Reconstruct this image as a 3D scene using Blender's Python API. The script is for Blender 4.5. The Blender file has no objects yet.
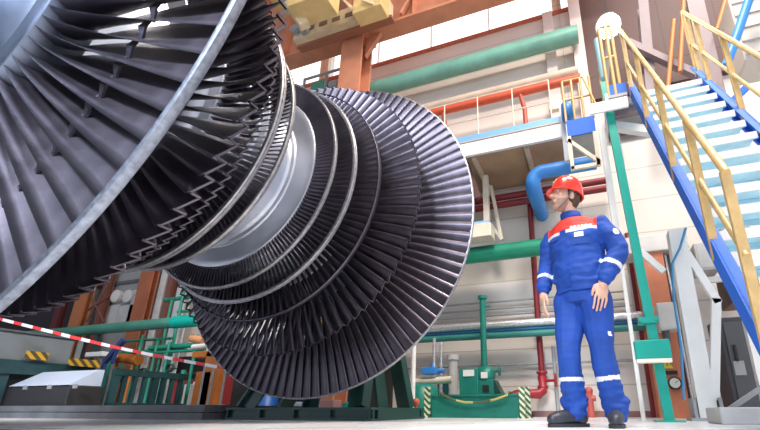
import bpy, bmesh, math, random
from mathutils import Vector, Matrix, Euler
random.seed(7)
PI = math.pi
scene = bpy.context.scene
col = scene.collection
HC = 0.104                       # camera height
F_PX, PITCH, YAW, CX, CY = 419.6, math.radians(18.78), math.radians(19.59), 446.5, 267.4

def P(px, py, Y):
    """world point at depth Y (distance towards the back wall) on the sight line of a measured photo point"""
    u = (px-CX)/F_PX; v = (CY-py)/F_PX
    y = math.cos(PITCH)-v*math.sin(PITCH); z = math.sin(PITCH)+v*math.cos(PITCH)
    X = u*math.cos(YAW)-y*math.sin(YAW); W = u*math.sin(YAW)+y*math.cos(YAW)
    t = Y/W
    return Vector((X*t, Y, HC+z*t))
def PX(px, py, X0):
    p = P(px, py, 1.0); t = X0/p.x
    return Vector((X0, t, HC+(p.z-HC)*t))

# ------------------------------------------------------------------ materials
MATS = {}
def mat(name, color, rough=0.5, metal=0.0, noise=0.0, nscale=6.0, bump=0.0, bscale=60.0, emit=None, estr=1.0, spec=None, coat=0.0, dark=None):
    if name in MATS: return MATS[name]
    m = bpy.data.materials.new(name); m.use_nodes = True
    nt = m.node_tree; b = nt.nodes['Principled BSDF']
    b.inputs['Base Color'].default_value = (*color, 1); b.inputs['Roughness'].default_value = rough
    b.inputs['Metallic'].default_value = metal
    if coat: b.inputs['Coat Weight'].default_value = coat
    if spec is not None: b.inputs['Specular IOR Level'].default_value = spec
    tc = nt.nodes.new('ShaderNodeTexCoord')
    if noise > 0:
        n = nt.nodes.new('ShaderNodeTexNoise'); n.inputs['Scale'].default_value = nscale; n.inputs['Detail'].default_value = 5
        nt.links.new(tc.outputs['Object'], n.inputs['Vector'])
        r = nt.nodes.new('ShaderNodeValToRGB')
        d = dark if dark else tuple(c*(1-noise) for c in color)
        l = tuple(min(1, c*(1+noise*0.6)) for c in color)
        r.color_ramp.elements[0].position = 0.3; r.color_ramp.elements[0].color = (*d, 1)
        r.color_ramp.elements[1].position = 0.7; r.color_ramp.elements[1].color = (*l, 1)
        nt.links.new(n.outputs['Fac'], r.inputs['Fac']); nt.links.new(r.outputs['Color'], b.inputs['Base Color'])
        mr = nt.nodes.new('ShaderNodeMapRange'); mr.inputs['To Min'].default_value = max(0.02, rough-0.08); mr.inputs['To Max'].default_value = min(1, rough+0.1)
        nt.links.new(n.outputs['Fac'], mr.inputs['Value']); nt.links.new(mr.outputs['Result'], b.inputs['Roughness'])
    if bump > 0:
        n2 = nt.nodes.new('ShaderNodeTexNoise'); n2.inputs['Scale'].default_value = bscale; n2.inputs['Detail'].default_value = 3
        nt.links.new(tc.outputs['Object'], n2.inputs['Vector'])
        bp = nt.nodes.new('ShaderNodeBump'); bp.inputs['Strength'].default_value = bump; bp.inputs['Distance'].default_value = 0.01
        nt.links.new(n2.outputs['Fac'], bp.inputs['Height']); nt.links.new(bp.outputs['Normal'], b.inputs['Normal'])
    if emit:
        b.inputs['Emission Color'].default_value = (*emit, 1); b.inputs['Emission Strength'].default_value = estr
    MATS[name] = m
    return m

def panel_mat(name, color, line, sx, sz, lw=0.012, rough=0.6, off=0.0):
    """wall of sheet panels: horizontal and vertical joints on world X and Z"""
    m = bpy.data.materials.new(name); m.use_nodes = True; nt = m.node_tree; b = nt.nodes['Principled BSDF']
    b.inputs['Roughness'].default_value = rough
    g = nt.nodes.new('ShaderNodeNewGeometry'); s = nt.nodes.new('ShaderNodeSeparateXYZ'); nt.links.new(g.outputs['Position'], s.inputs['Vector'])
    def joint(sock, size, w, o):
        a = nt.nodes.new('ShaderNodeMath'); a.operation = 'ADD'; a.inputs[1].default_value = 100*size+o; nt.links.new(sock, a.inputs[0])
        d = nt.nodes.new('ShaderNodeMath'); d.operation = 'MODULO'; d.inputs[1].default_value = size; nt.links.new(a.outputs[0], d.inputs[0])
        c = nt.nodes.new('ShaderNodeMath'); c.operation = 'LESS_THAN'; c.inputs[1].default_value = w; nt.links.new(d.outputs[0], c.inputs[0])
        return c.outputs[0]
    jx = joint(s.outputs['X'], sx, lw, off); jz = joint(s.outputs['Z'], sz, lw*1.6, 0.15)
    mx = nt.nodes.new('ShaderNodeMath'); mx.operation = 'MAXIMUM'; nt.links.new(jx, mx.inputs[0]); nt.links.new(jz, mx.inputs[1])
    n = nt.nodes.new('ShaderNodeTexNoise'); n.inputs['Scale'].default_value = 0.8; n.inputs['Detail'].default_value = 6
    nt.links.new(g.outputs['Position'], n.inputs['Vector'])
    r = nt.nodes.new('ShaderNodeValToRGB'); r.color_ramp.elements[0].position = .3; r.color_ramp.elements[1].position = .75
    r.color_ramp.elements[0].color = (*[c*0.88 for c in color], 1); r.color_ramp.elements[1].color = (*color, 1)
    nt.links.new(n.outputs['Fac'], r.inputs['Fac'])
    mix = nt.nodes.new('ShaderNodeMix'); mix.data_type = 'RGBA'
    nt.links.new(mx.outputs[0], mix.inputs['Factor']); nt.links.new(r.outputs['Color'], mix.inputs['A']); mix.inputs['B'].default_value = (*line, 1)
    nt.links.new(mix.outputs['Result'], b.inputs['Base Color'])
    return m

def stripe_mat(name, c1, c2, size, rough=0.5, axis='X', diag=None):
    m = bpy.data.materials.new(name); m.use_nodes = True; nt = m.node_tree; b = nt.nodes['Principled BSDF']; b.inputs['Roughness'].default_value = rough
    tc = nt.nodes.new('ShaderNodeTexCoord'); s = nt.nodes.new('ShaderNodeSeparateXYZ'); nt.links.new(tc.outputs['Object'], s.inputs['Vector'])
    a = nt.nodes.new('ShaderNodeMath'); a.operation = 'ADD'; nt.links.new(s.outputs[axis], a.inputs[0]); a.inputs[1].default_value = 100*size
    if diag: nt.links.new(s.outputs[diag], a.inputs[1])
    a2 = nt.nodes.new('ShaderNodeMath'); a2.operation = 'ADD'; a2.inputs[1].default_value = 100*size; nt.links.new(a.outputs[0], a2.inputs[0])
    d = nt.nodes.new('ShaderNodeMath'); d.operation = 'MODULO'; d.inputs[1].default_value = size; nt.links.new(a2.outputs[0], d.inputs[0])
    c = nt.nodes.new('ShaderNodeMath'); c.operation = 'LESS_THAN'; c.inputs[1].default_value = size/2; nt.links.new(d.outputs[0], c.inputs[0])
    mix = nt.nodes.new('ShaderNodeMix'); mix.data_type = 'RGBA'; nt.links.new(c.outputs[0], mix.inputs['Factor'])
    mix.inputs['A'].default_value = (*c1, 1); mix.inputs['B'].default_value = (*c2, 1)
    nt.links.new(mix.outputs['Result'], b.inputs['Base Color'])
    return m

# ------------------------------------------------------------------ mesh builder
WLOC = {}
def tag(o, label=None, cat=None, group=None, kind=None):
    if label: o['label'] = label
    if cat: o['category'] = cat
    if group: o['group'] = group
    if kind: o['kind'] = kind
    return o
def empty(name, loc, label=None, cat=None, group=None):
    o = bpy.data.objects.new(name, None); col.objects.link(o); o.location = loc; o.empty_display_size = 0.1
    WLOC[o.name] = Vector(loc)
    return tag(o, label, cat, group)
class MB:
    def __init__(s): s.v = []; s.f = []; s.sm = []; s.mi = []; s.cur = 0
    def add(s, verts, faces, smooth=False):
        n = len(s.v); s.v += [Vector(p) for p in verts]
        for f in faces: s.f.append([i+n for i in f]); s.sm.append(smooth); s.mi.append(s.cur)
        return s
    def box(s, x0, x1, y0, y1, z0, z1, bev=0.0):
        if bev <= 0:
            v = [(x, y, z) for z in (z0, z1) for y in (y0, y1) for x in (x0, x1)]
            return s.add(v, [(0,2,3,1),(4,5,7,6),(0,1,5,4),(2,6,7,3),(0,4,6,2),(1,3,7,5)])
        bm = bmesh.new(); bmesh.ops.create_cube(bm, size=1)
        for w in bm.verts: w.co = Vector(((x0+x1)/2+w.co.x*(x1-x0), (y0+y1)/2+w.co.y*(y1-y0), (z0+z1)/2+w.co.z*(z1-z0)))
        bmesh.ops.bevel(bm, geom=bm.edges[:], offset=bev, segments=2, affect='EDGES', profile=0.5)
        return s.bm(bm)
    def bm(s, bm, smooth=False):
        bm.verts.index_update()
        s.add([w.co.copy() for w in bm.verts], [[w.index for w in f.verts] for f in bm.faces], smooth); bm.free(); return s
    def bar(s, a, b, w, h, up=(0,0,1)):
        """rectangular bar from a to b: w across, h along up"""
        a = Vector(a); b = Vector(b); d = (b-a).normalized(); u = Vector(up); r = d.cross(u)
        if r.length < 1e-4: r = d.cross(Vector((1,0,0)))
        r.normalize(); u = r.cross(d).normalized()
        v = [p+r*(i*w/2)+u*(j*h/2) for p in (a, b) for j in (-1,1) for i in (-1,1)]
        return s.add(v, [(0,2,3,1),(4,5,7,6),(0,1,5,4),(2,6,7,3),(0,4,6,2),(1,3,7,5)])
    def tube(s, pts, r, n=12, cap=True, smooth=True):
        pts = [Vector(p) for p in pts]; k = len(pts)
        rs = r if isinstance(r, (list, tuple)) else [r]*k
        t0 = (pts[1]-pts[0]).normalized(); ref = Vector((0,0,1)) if abs(t0.z) < 0.9 else Vector((1,0,0))
        u = t0.cross(ref).normalized(); V = []
        for i, p in enumerate(pts):
            t = (pts[min(i+1,k-1)]-pts[max(i-1,0)]).normalized()
            u = (u - t*u.dot(t)).normalized(); w = t.cross(u)
            sc = 1.0
            if 0 < i < k-1:
                c = (pts[i]-pts[i-1]).normalized().dot(t); sc = 1/max(c, .6)
            for j in range(n):
                a = 2*PI*j/n; V.append(p+(u*math.cos(a)+w*math.sin(a))*rs[i]*(sc if sc < 1.3 else 1.3))
        Fs = [(i*n+j, i*n+(j+1)%n, (i+1)*n+(j+1)%n, (i+1)*n+j) for i in range(k-1) for j in range(n)]
        s.add(V, Fs, smooth)
        if cap:
            s.add(V[:n], [tuple(range(n-1,-1,-1))]); s.add(V[-n:], [tuple(range(n))])
        return s
    def lathe(s, prof, c, axis='Y', n=64, smooth=True, close=False):
        """prof [(along, radius)] around an axis through c"""
        c = Vector(c); V = []; k = len(prof)
        for a, r in prof:
            for j in range(n):
                t = 2*PI*j/n; x, y = r*math.cos(t), r*math.sin(t)
                V.append(c + (Vector((x, a, y)) if axis == 'Y' else Vector((x, y, a)) if axis == 'Z' else Vector((a, x, y))))
        rng = k if close else k-1
        Fs = [(i*n+j, ((i+1)%k)*n+j, ((i+1)%k)*n+(j+1)%n, i*n+(j+1)%n) for i in range(rng) for j in range(n)]
        if axis != 'Y': Fs = [f[::-1] for f in Fs]
        return s.add(V, Fs, smooth)
    def prism(s, poly, a0, a1, plane='YZ'):
        n = len(poly)
        def pt(p, a): return (a, p[0], p[1]) if plane == 'YZ' else (p[0], a, p[1]) if plane == 'XZ' else (p[0], p[1], a)
        V = [pt(p, a0) for p in poly]+[pt(p, a1) for p in poly]
        return s.add(V, [tuple(range(n)), tuple(range(2*n-1, n-1, -1))]+[(i, i+n, (i+1)%n+n, (i+1)%n) for i in range(n)])
    def sphere(s, c, r, n=12, sc=(1,1,1)):
        bm = bmesh.new(); bmesh.ops.create_uvsphere(bm, u_segments=n*2, v_segments=n, radius=r)
        for w in bm.verts: w.co = Vector((w.co.x*sc[0], w.co.y*sc[1], w.co.z*sc[2]))+Vector(c)
        return s.bm(bm, True)
    def build(s, name, mats, parent=None, origin=None, fix=True):
        me = bpy.data.meshes.new(name)
        if parent is not None: o0 = WLOC[parent.name]
        elif origin is not None: o0 = Vector(origin)
        else:
            xs = [p.x for p in s.v]; ys = [p.y for p in s.v]; zs = [p.z for p in s.v]
            o0 = Vector(((min(xs)+max(xs))/2, (min(ys)+max(ys))/2, min(zs)))
        me.from_pydata([tuple(p-o0) for p in s.v], [], s.f)
        me.polygons.foreach_set('use_smooth', s.sm); me.polygons.foreach_set('material_index', s.mi)
        for m in (mats if isinstance(mats, (list, tuple)) else [mats]): me.materials.append(m)
        if fix:
            bm = bmesh.new(); bm.from_mesh(me); bmesh.ops.recalc_face_normals(bm, faces=bm.faces); bm.to_mesh(me); bm.free()
        me.update()
        o = bpy.data.objects.new(name, me); col.objects.link(o)
        if parent is not None: o.parent = parent; WLOC[o.name] = o0
        else: o.location = o0; WLOC[o.name] = o0
        return o
def arc(c, r, a0, a1, ua, ub, n=8):
    c = Vector(c); ua = Vector(ua); ub = Vector(ub)
    return [c+ua*r*math.cos(a0+(a1-a0)*i/n)+ub*r*math.sin(a0+(a1-a0)*i/n) for i in range(n+1)]
def pipe(name, pts, r, m, label, cat='pipe', flanges=(), group=None, n=16, fr=1.45):
    """a pipe run with flange rings at given fractions of its first segment"""
    mb = MB(); mb.tube(pts, r, n)
    o = mb.build(name, m); tag(o, label, cat, group)
    a, b = Vector(pts[0]), Vector(pts[-1]); d = (b-a).normalized()
    for t in flanges:
        p = a.lerp(b, t); f = MB(); f.tube([p-d*.025, p+d*.025], r*fr, n, smooth=False); f.build('flange', m, o)
    return o

# palette
M_FLOOR = mat('floor_epoxy', (.74,.76,.79), .28, 0, .06, 1.2, .05, 8)
M_WALL = panel_mat('cream_panel', (.80,.73,.66), (.52,.46,.40), 6.1, 0.62)
M_BROWN = panel_mat('brown_cladding', (.075,.024,.019), (.04,.014,.012), 0.9, 3.2, .03)
M_ROOF = mat('roof_steel', (.26,.25,.27), .7, 0, .2, 2)
M_DARKWALL = mat('dark_wall', (.05,.05,.06), .8)
M_STEEL = mat('dark_blade_steel', (.130,.115,.142), .38, .92, .22, 9, .06, 40)
M_STEEL2 = mat('disc_steel', (.20,.235,.31), .36, .9, .18, 5, .05, 30)
M_BAND = mat('shroud_steel', (.40,.39,.41), .42, .92, .3, 30)
M_BANDD = mat('tip_band_steel', (.26,.28,.33), .45, .9, .35, 40)
M_DRUM = mat('drum_steel', (.56,.59,.66), .38, .85, .1, 5)
M_GREEN = mat('machine_green', (.012,.215,.165), .4, 0, .18, 6, .03, 40)
M_TEAL = mat('teal_paint', (.0,.36,.28), .35, 0, .1, 5)
M_PGREEN = mat('pipe_green', (.17,.40,.31), .42, 0, .2, 3)
M_DGREEN = mat('dark_green_paint', (.015,.06,.05), .35, 0, .2, 8)
M_DTEAL = mat('dark_teal_steel', (.012,.05,.055), .5, 0, .3, 7)
M_BLUE = mat('stair_blue', (.006,.13,.62), .62, 0, .1, 5)
M_PBLUE = mat('pipe_blue', (.04,.24,.66), .4, 0, .1, 4)
M_LBLUE = mat('tread_blue', (.46,.72,.84), .5, 0, .12, 9)
M_WHITE = mat('white_paint', (.82,.81,.79), .45, 0, .06, 4)
M_CREAM = mat('cream_paint', (.74,.66,.52), .5, 0, .1, 6)
M_RAIL = mat('rail_yellow', (.62,.42,.17), .45, 0, .2, 12)
M_ORANGE = mat('orange_steel', (.60,.20,.10), .55, 0, .15, 4)
M_SALMON = mat('salmon_girder', (.62,.25,.14), .55, 0, .15, 3)
M_YEL = mat('crane_yellow', (.72,.52,.22), .5, 0, .12, 4)
M_CRCREAM = mat('crane_cream', (.76,.62,.40), .5, 0, .12, 6)
M_RED = mat('pipe_red', (.62,.09,.035), .42, 0, .12, 5)
M_DRED = mat('pipe_dark_red', (.23,.016,.022), .45, 0, .15, 5)
M_BEIGE = mat('pipe_beige', (.60,.47,.36), .6, 0, .15, 5)
M_SILVER = mat('foil_insulation', (.75,.75,.76), .32, .75, .25, 30, .8, 45)
M_GREY = mat('grey_steel', (.34,.35,.36), .5, .1, .15, 5)
M_LGREY = mat('light_grey_paint', (.58,.57,.55), .5, 0, .1, 5)
M_DGREY = mat('dark_grey_paint', (.10,.105,.115), .5, 0, .2, 4)
M_MAUVE = mat('mauve_steel', (.22,.165,.18), .5, 0, .12, 4)
M_BLACK = mat('black_rubber', (.018,.018,.02), .5)
M_CONC = mat('plinth_concrete', (.14,.145,.155), .5, 0, .25, 4, .1, 20)
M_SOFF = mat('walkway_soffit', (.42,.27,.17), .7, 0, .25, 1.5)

# ------------------------------------------------------------------ camera
cd = bpy.data.cameras.new('camera'); cam = bpy.data.objects.new('camera', cd); col.objects.link(cam)
cd.sensor_width = 36; cd.sensor_fit = 'HORIZONTAL'; cd.lens = 36*F_PX/760
cd.shift_x = -(CX-380)/760; cd.shift_y = (CY-215)/760; cd.clip_start = 0.02; cd.clip_end = 200
cam.location = (0, 0, HC); cam.rotation_euler = (PI/2+PITCH, 0, YAW); scene.camera = cam

# ------------------------------------------------------------------ setting
def struct(name, mb, m):
    o = mb.build(name, m); o['kind'] = 'structure'; return o
YW = 7.3
struct('floor', MB().box(-30, 16, -14, 9.0, -.2, 0), M_FLOOR)
SILL, WTOP = 8.36, 10.7
wl = MB().box(-30, 16, YW, YW+.25, 0, SILL).box(-30, 16, YW, YW+.25, WTOP, 12.5)
for a, b in ((-30,-24.2),(.42,16),(-.12,.05),(-6.2,-5.95),(-12.2,-11.95),(-18.2,-17.95)): wl.box(a, b, YW, YW+.25, SILL, WTOP)
struct('wall_back', wl, M_WALL)
M_GLASS = bpy.data.materials.new('window_glass'); M_GLASS.use_nodes = True
_nt = M_GLASS.node_tree; _nt.nodes.remove(_nt.nodes['Principled BSDF'])
_t = _nt.nodes.new('ShaderNodeBsdfTransparent'); _g = _nt.nodes.new('ShaderNodeBsdfGlossy'); _g.inputs['Roughness'].default_value = .05
_x = _nt.nodes.new('ShaderNodeMixShader'); _x.inputs[0].default_value = .06
_nt.links.new(_t.outputs[0], _x.inputs[1]); _nt.links.new(_g.outputs[0], _x.inputs[2]); _nt.links.new(_x.outputs[0], _nt.nodes['Material Output'].inputs['Surface'])
M_MULL = mat('window_bar', (.80,.78,.78), .5)
M_SILLRED = mat('sill_red', (.50,.14,.09), .5)
for i, (a, b) in enumerate(((.05,.42),(-5.95,-.12),(-11.95,-6.2),(-17.95,-12.2),(-24.2,-18.2))):
    w = MB(); n = max(1, round((b-a)/1.45))
    for k in range(n+1):
        x = a+(b-a)*k/n; w.box(x-.010, x+.010, YW+.08, YW+.14, SILL, WTOP)
    for z in (SILL+.02, SILL+.95, WTOP-.03): w.box(a, b, YW+.08, YW+.11, z-.009, z+.009)
    wo = struct('window_%d' % (i+1), w, M_MULL)
    MB().box(a, b, YW+.105, YW+.115, SILL, WTOP).build('pane', M_GLASS, wo)
struct('trim_1', MB().box(-24.2, .42, YW-.04, YW, SILL-.09, SILL), M_SILLRED)
struct('baseboard_back', MB().box(-30, 16, YW-.03, YW, 0, .09), mat('skirting_red', (.28,.14,.12), .6))
struct('wall_right', MB().box(.42, 9, YW-.14, YW-.005, 5.75, 12.4), M_BROWN)
struct('trim_2', MB().box(.20, .42, YW-.22, YW-.01, 5.2, 12.4), mat('pink_pilaster', (.70,.56,.52), .6))
struct('trim_3', MB().box(-.35, -.14, YW-.12, YW-.01, 4.7, 8.3), mat('pale_pilaster', (.78,.66,.60), .6))
struct('wall_left', MB().box(-26, -25.7, -14, YW, 0, 12.5), M_DARKWALL)
struct('ceiling', MB().box(-30, 16, -9, 9, 12.5, 12.8), M_ROOF)

# ------------------------------------------------------------------ turbine rotor
AX, AZ, MID = -2.925, HC+2.0, 2.266
rotor = empty('turbine_rotor', (AX, MID, 0), 'huge dark steel double-flow turbine rotor with rows of blades resting on a green stand', 'turbine rotor')
RO = Vector((AX, MID, AZ))
def blade_geo(r0, r1, c0, c1, g0, g1, th0, th1, ns, sgn, camber=.16, pw=1.0, plat=None, snub=None):
    """one aerofoil, radial along +Z, axial along Y; stagger g measured from the axial direction, growing root to tip"""
    mb = MB(); K = 5; V = []
    for i in range(ns+1):
        t = i/ns; r = r0+(r1-r0)*t; c = c0+(c1-c0)*t; g = g0+(g1-g0)*t**pw; th = th0+(th1-th0)*t
        cm = camber*(1-.75*t)
        up, lo = [], []
        for k in range(K+1):
            q = k/K; x = (q-.5)*c; yc = cm*c*(1-(2*q-1)**2); tt = th*(1.6*math.sqrt(q+.01)*(1-q)+.06)
            up.append((x, yc+tt/2)); lo.append((x, yc-tt/2))
        ring = up + lo[::-1]
        for (x, y) in ring:
            V.append(Vector((x*math.sin(g)+y*math.cos(g), sgn*(x*math.cos(g)-y*math.sin(g)), r)))
    n = 2*(K+1)
    mb.add(V, [(i*n+j, i*n+(j+1)%n, (i+1)*n+(j+1)%n, (i+1)*n+j) for i in range(ns) for j in range(n)], True)
    mb.add(V[-n:], [tuple(range(n))]); mb.add(V[:n], [tuple(range(n))])
    if plat:      # z-shaped tip platform
        w, ax, t, tw = plat
        for q in ([(-w*.5,-ax),(w*.5,ax-tw),(w*.5,ax),(-w*.5,-ax+tw)], [(w*.5-tw*.8,-ax),(w*.5,-ax),(w*.5,ax),(w*.5-tw*.8,ax)]):
            V = [Vector((x, sgn*y, r1+z)) for z in (0, t) for x, y in q]
            mb.add(V, [(3,2,1,0),(4,5,6,7)]+[(i, (i+1)%4, (i+1)%4+4, i+4) for i in range(4)])
    if snub:      # mid-span wings meeting those of the next blade
        r, half, ax, t, g = snub
        for s in (-1, 1):
            q = [(0,-ax*1.6),(s*half,-ax*.1),(s*half,ax*.5),(0,ax*1.2)]
            V = [Vector((x, sgn*(.022+w-abs(x)*.25), r+y+x*.25)) for w in (-t, t) for x, y in q]
            mb.add(V, [(0,1,2,3),(7,6,5,4)]+[(i, i+4, (i+1)%4+4, (i+1)%4) for i in range(4)])
    return mb
R_ = math.radians
# h, root r, tip r, number, blade parameters
ROWS = {
 5: dict(h=1.47, r0=.90, r1=1.955, n=104, b=dict(c0=.20, c1=.20, g0=R_(18), g1=R_(77), th0=.030, th1=.009, ns=12, camber=.2, pw=.72), snub=(1.52, .055, .017, .0045, R_(60))),
 4: dict(h=.95, r0=.89, r1=1.505, n=88, b=dict(c0=.16, c1=.15, g0=R_(18), g1=R_(60), th0=.028, th1=.010, ns=8, camber=.2), plat=(.106, .036, .012, .014)),
 3: dict(h=.676, r0=.88, r1=1.222, n=114, b=dict(c0=.11, c1=.10, g0=R_(18), g1=R_(50), th0=.020, th1=.009, ns=5, camber=.2), plat=(.066, .018, .010, .009)),
 2: dict(h=.464, r0=.87, r1=1.098, n=150, b=dict(c0=.085, c1=.08, g0=R_(25), g1=R_(48), th0=.013, th1=.008, ns=4, camber=.2)),
 1: dict(h=.27, r0=.86, r1=1.030, n=180, b=dict(c0=.065, c1=.06, g0=R_(28), g1=R_(45), th0=.010, th1=.007, ns=3, camber=.2)),
}
rest = MB(); n_single = 0
def rotated(v, a):   # blade frame (radial Z) to angle a measured from +X towards +Z, about the axis Y
    b = a-PI/2; c, s = math.cos(b), math.sin(b)
    return Vector((v.x*c-v.z*s, v.y, v.x*s+v.z*c))
SINGLE = {(5,-1):(-100,14), (5,1):(-112,62), (4,-1):(-58,14)}
for k, R in ROWS.items():
    for side in (-1, 1):
        geo = blade_geo(R['r0'], (R['r1'] if not (k == 5 and side > 0) else 1.885), sgn=side, plat=R.get('plat'), snub=R.get('snub'), **R['b'])
        y = side*R['h']; me = None
        for i in range(R['n']):
            a = (i+.37)*2*PI/R['n']; deg = (math.degrees(a)+180) % 360-180
            lim = SINGLE.get((k, side))
            if lim and lim[0] <= deg <= lim[1] and n_single < 100:
                if me is None:
                    ob = geo.build('blade', M_STEEL, rotor); me = ob.data
                    me.transform(Matrix.Translation(Vector((AX, MID, 0))))     # mesh in the blade's own frame
                    first = ob
                else:
                    ob = first.copy(); col.objects.link(ob); ob.parent = rotor
                ob.location = (0, y, AZ); ob.rotation_euler = (0, -(a-PI/2), 0); n_single += 1
            else:
                n0 = len(rest.v)
                rest.v += [RO+Vector((0,y,0))+rotated(v, a) for v in geo.v]
                rest.f += [[q+n0 for q in f] for f in geo.f]; rest.sm += geo.sm; rest.mi += geo.mi
print('single blades', n_single)
rb = rest.build('blading', M_STEEL, rotor, fix=False); rb['kind'] = 'stuff'
# drum and discs
def lat(name, prof, m, n=128, close=False):
    return MB().lathe(prof, (AX, MID, AZ), 'Y', n, True, close).build(name, m, rotor)
def sharp(pr, e=.003):
    out = []
    for i, (a, r) in enumerate(pr):
        if 0 < i < len(pr)-1:
            for (b, q), f in ((pr[i-1], 1), (pr[i+1], 1)):
                L = math.hypot(b-a, q-r); t = min(.3, e/max(L, 1e-6)); out.append((a+(b-a)*t, r+(q-r)*t))
        else: out.append((a, r))
    return out
half = [(.0,.645),(.15,.645),(.185,.655),(.19,.685),(.205,.685),(.21,.70),(.225,.80),(.235,.855),(.31,.855),(.315,.80),(.42,.80),(.425,.865),(.51,.865),(.515,.80),(.62,.80),(.625,.875),(.735,.875),(.74,.79),(.87,.79),(.875,.885),(1.03,.885),(1.035,.76),(1.36,.76)]
lat('drum', sharp([(-a, r) for a, r in half[:0:-1]]+half), M_DRUM)
for s in (-1, 1):
    pr = [(1.36,.70),(1.365,.80),(1.38,.895),(1.565,.895),(1.57,.885),(1.57,.775),(1.535,.765),(1.535,.742),(1.56,.735),(1.60,.60),(1.66,.42),(1.70,.36)]
    lat('last_stage_disc', sharp([(s*a, r) for a, r in pr]), M_STEEL2)
    lat('shaft', sharp([(s*a, r) for a, r in [(1.66,.36),(2.05,.36),(2.06,.31),(2.75,.31),(2.76,.56),(2.90,.56),(2.905,.18),(2.91,.0)]]), M_STEEL2, 64)
# shrouds
def ring(name, h, r0, r1, w, m=M_BAND, n=180):
    return lat(name, sharp([(h-w/2,r0),(h-w/2,r1),(h+w/2,r1),(h+w/2,r0),(h-w/2,r0)], .002), m, n)
for s in (-1, 1):
    ring('shroud', s*.27, 1.026, 1.046, .034); ring('shroud', s*.464, 1.094, 1.119, .045)
    lat('shroud_lip', sharp([(s*.464-.007,1.119),(s*.464-.005,1.126),(s*.464+.005,1.126),(s*.464+.007,1.119)], .001), M_BAND, 180)
ring('shroud', .676, 1.232, 1.240, .05, M_STEEL)
ring('tip_band', -1.480, 1.964, 1.990, .034, M_BANDD, 208)
ring('tip_band', 1.47, 1.880, 1.898, .03, M_BAND, 208)

# stands that carry the shaft ends
def stand(X0, X1, Y0, Y1, yb, label, grp):
    root = empty('rotor_stand', ((X0+X1)/2, (Y0+Y1)/2, 0), label, 'stand')
    for y in (Y0, Y1):
        b = MB(); b.box(X0, X1, y-.075, y+.075, .0, .022).box(X0, X1, y-.075, y+.075, .108, .13).box(X0, X1, y-.03, y-.01, .022, .108)
        for k in range(5): x = X0+.03+(X1-X0-.06)*k/4; b.box(x-.008, x+.008, y-.073, y+.05, .022, .108)
        b.build('cross_beam', M_DGREEN, root)
    for x in (X0+.075, X1-.075):
        b = MB(); b.box(x-.075, x+.075, Y0+.076, Y1-.076, 0, .022).box(x-.075, x+.075, Y0+.076, Y1-.076, .108, .13).box(x-.012, x+.075, Y0+.076, Y1-.076, .022, .108)
        b.build('side_beam', M_DGREEN, root)
    zs = AZ-.31
    for sx in (-1, 1):
        xb = X0+.22 if sx < 0 else X1-.22
        for y in (Y0+.02, Y1-.05):
            b = MB(); p0 = (xb, y, .13); p1 = (AX+sx*.33, yb+(.12 if y > yb else -.12), zs-.12)
            b.bar(p0, p1, .20, .035, (0,1,0)); b.bar((p0[0]+sx*.09,p0[1],p0[2]), (p1[0]+sx*.09,p1[1],p1[2]), .03, .16, (0,1,0))
            b.build('leg', M_DGREEN, root)
        b = MB(); b.bar((xb-sx*.02, (Y0+Y1)/2, .13), (AX+sx*.25, yb, zs-.5), .26, .03, (1,0,0)); b.build('gusset_plate', M_DGREEN, root)
    b = MB(); n = 16
    poly = [(AX-.48, zs-.2), (AX+.48, zs-.2), (AX+.48, AZ-.02)]+[(AX+.312*math.cos(t), AZ-.312*math.sin(t)) for t in [PI*i/n for i in range(n+1)]]+[(AX-.48, AZ-.02)]
    b.prism(poly, yb-.2, yb+.2, 'XZ'); b.build('saddle', M_DGREEN, root)
    return root
stand(-4.08, -2.20, 4.0, 5.25, 4.65, 'dark green steel stand on the floor under the far end of the rotor', None)
stand(-4.08, -1.80, -.75, .35, -.2, 'dark green steel stand under the shaft end in front of the largest near blades', None)

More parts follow.
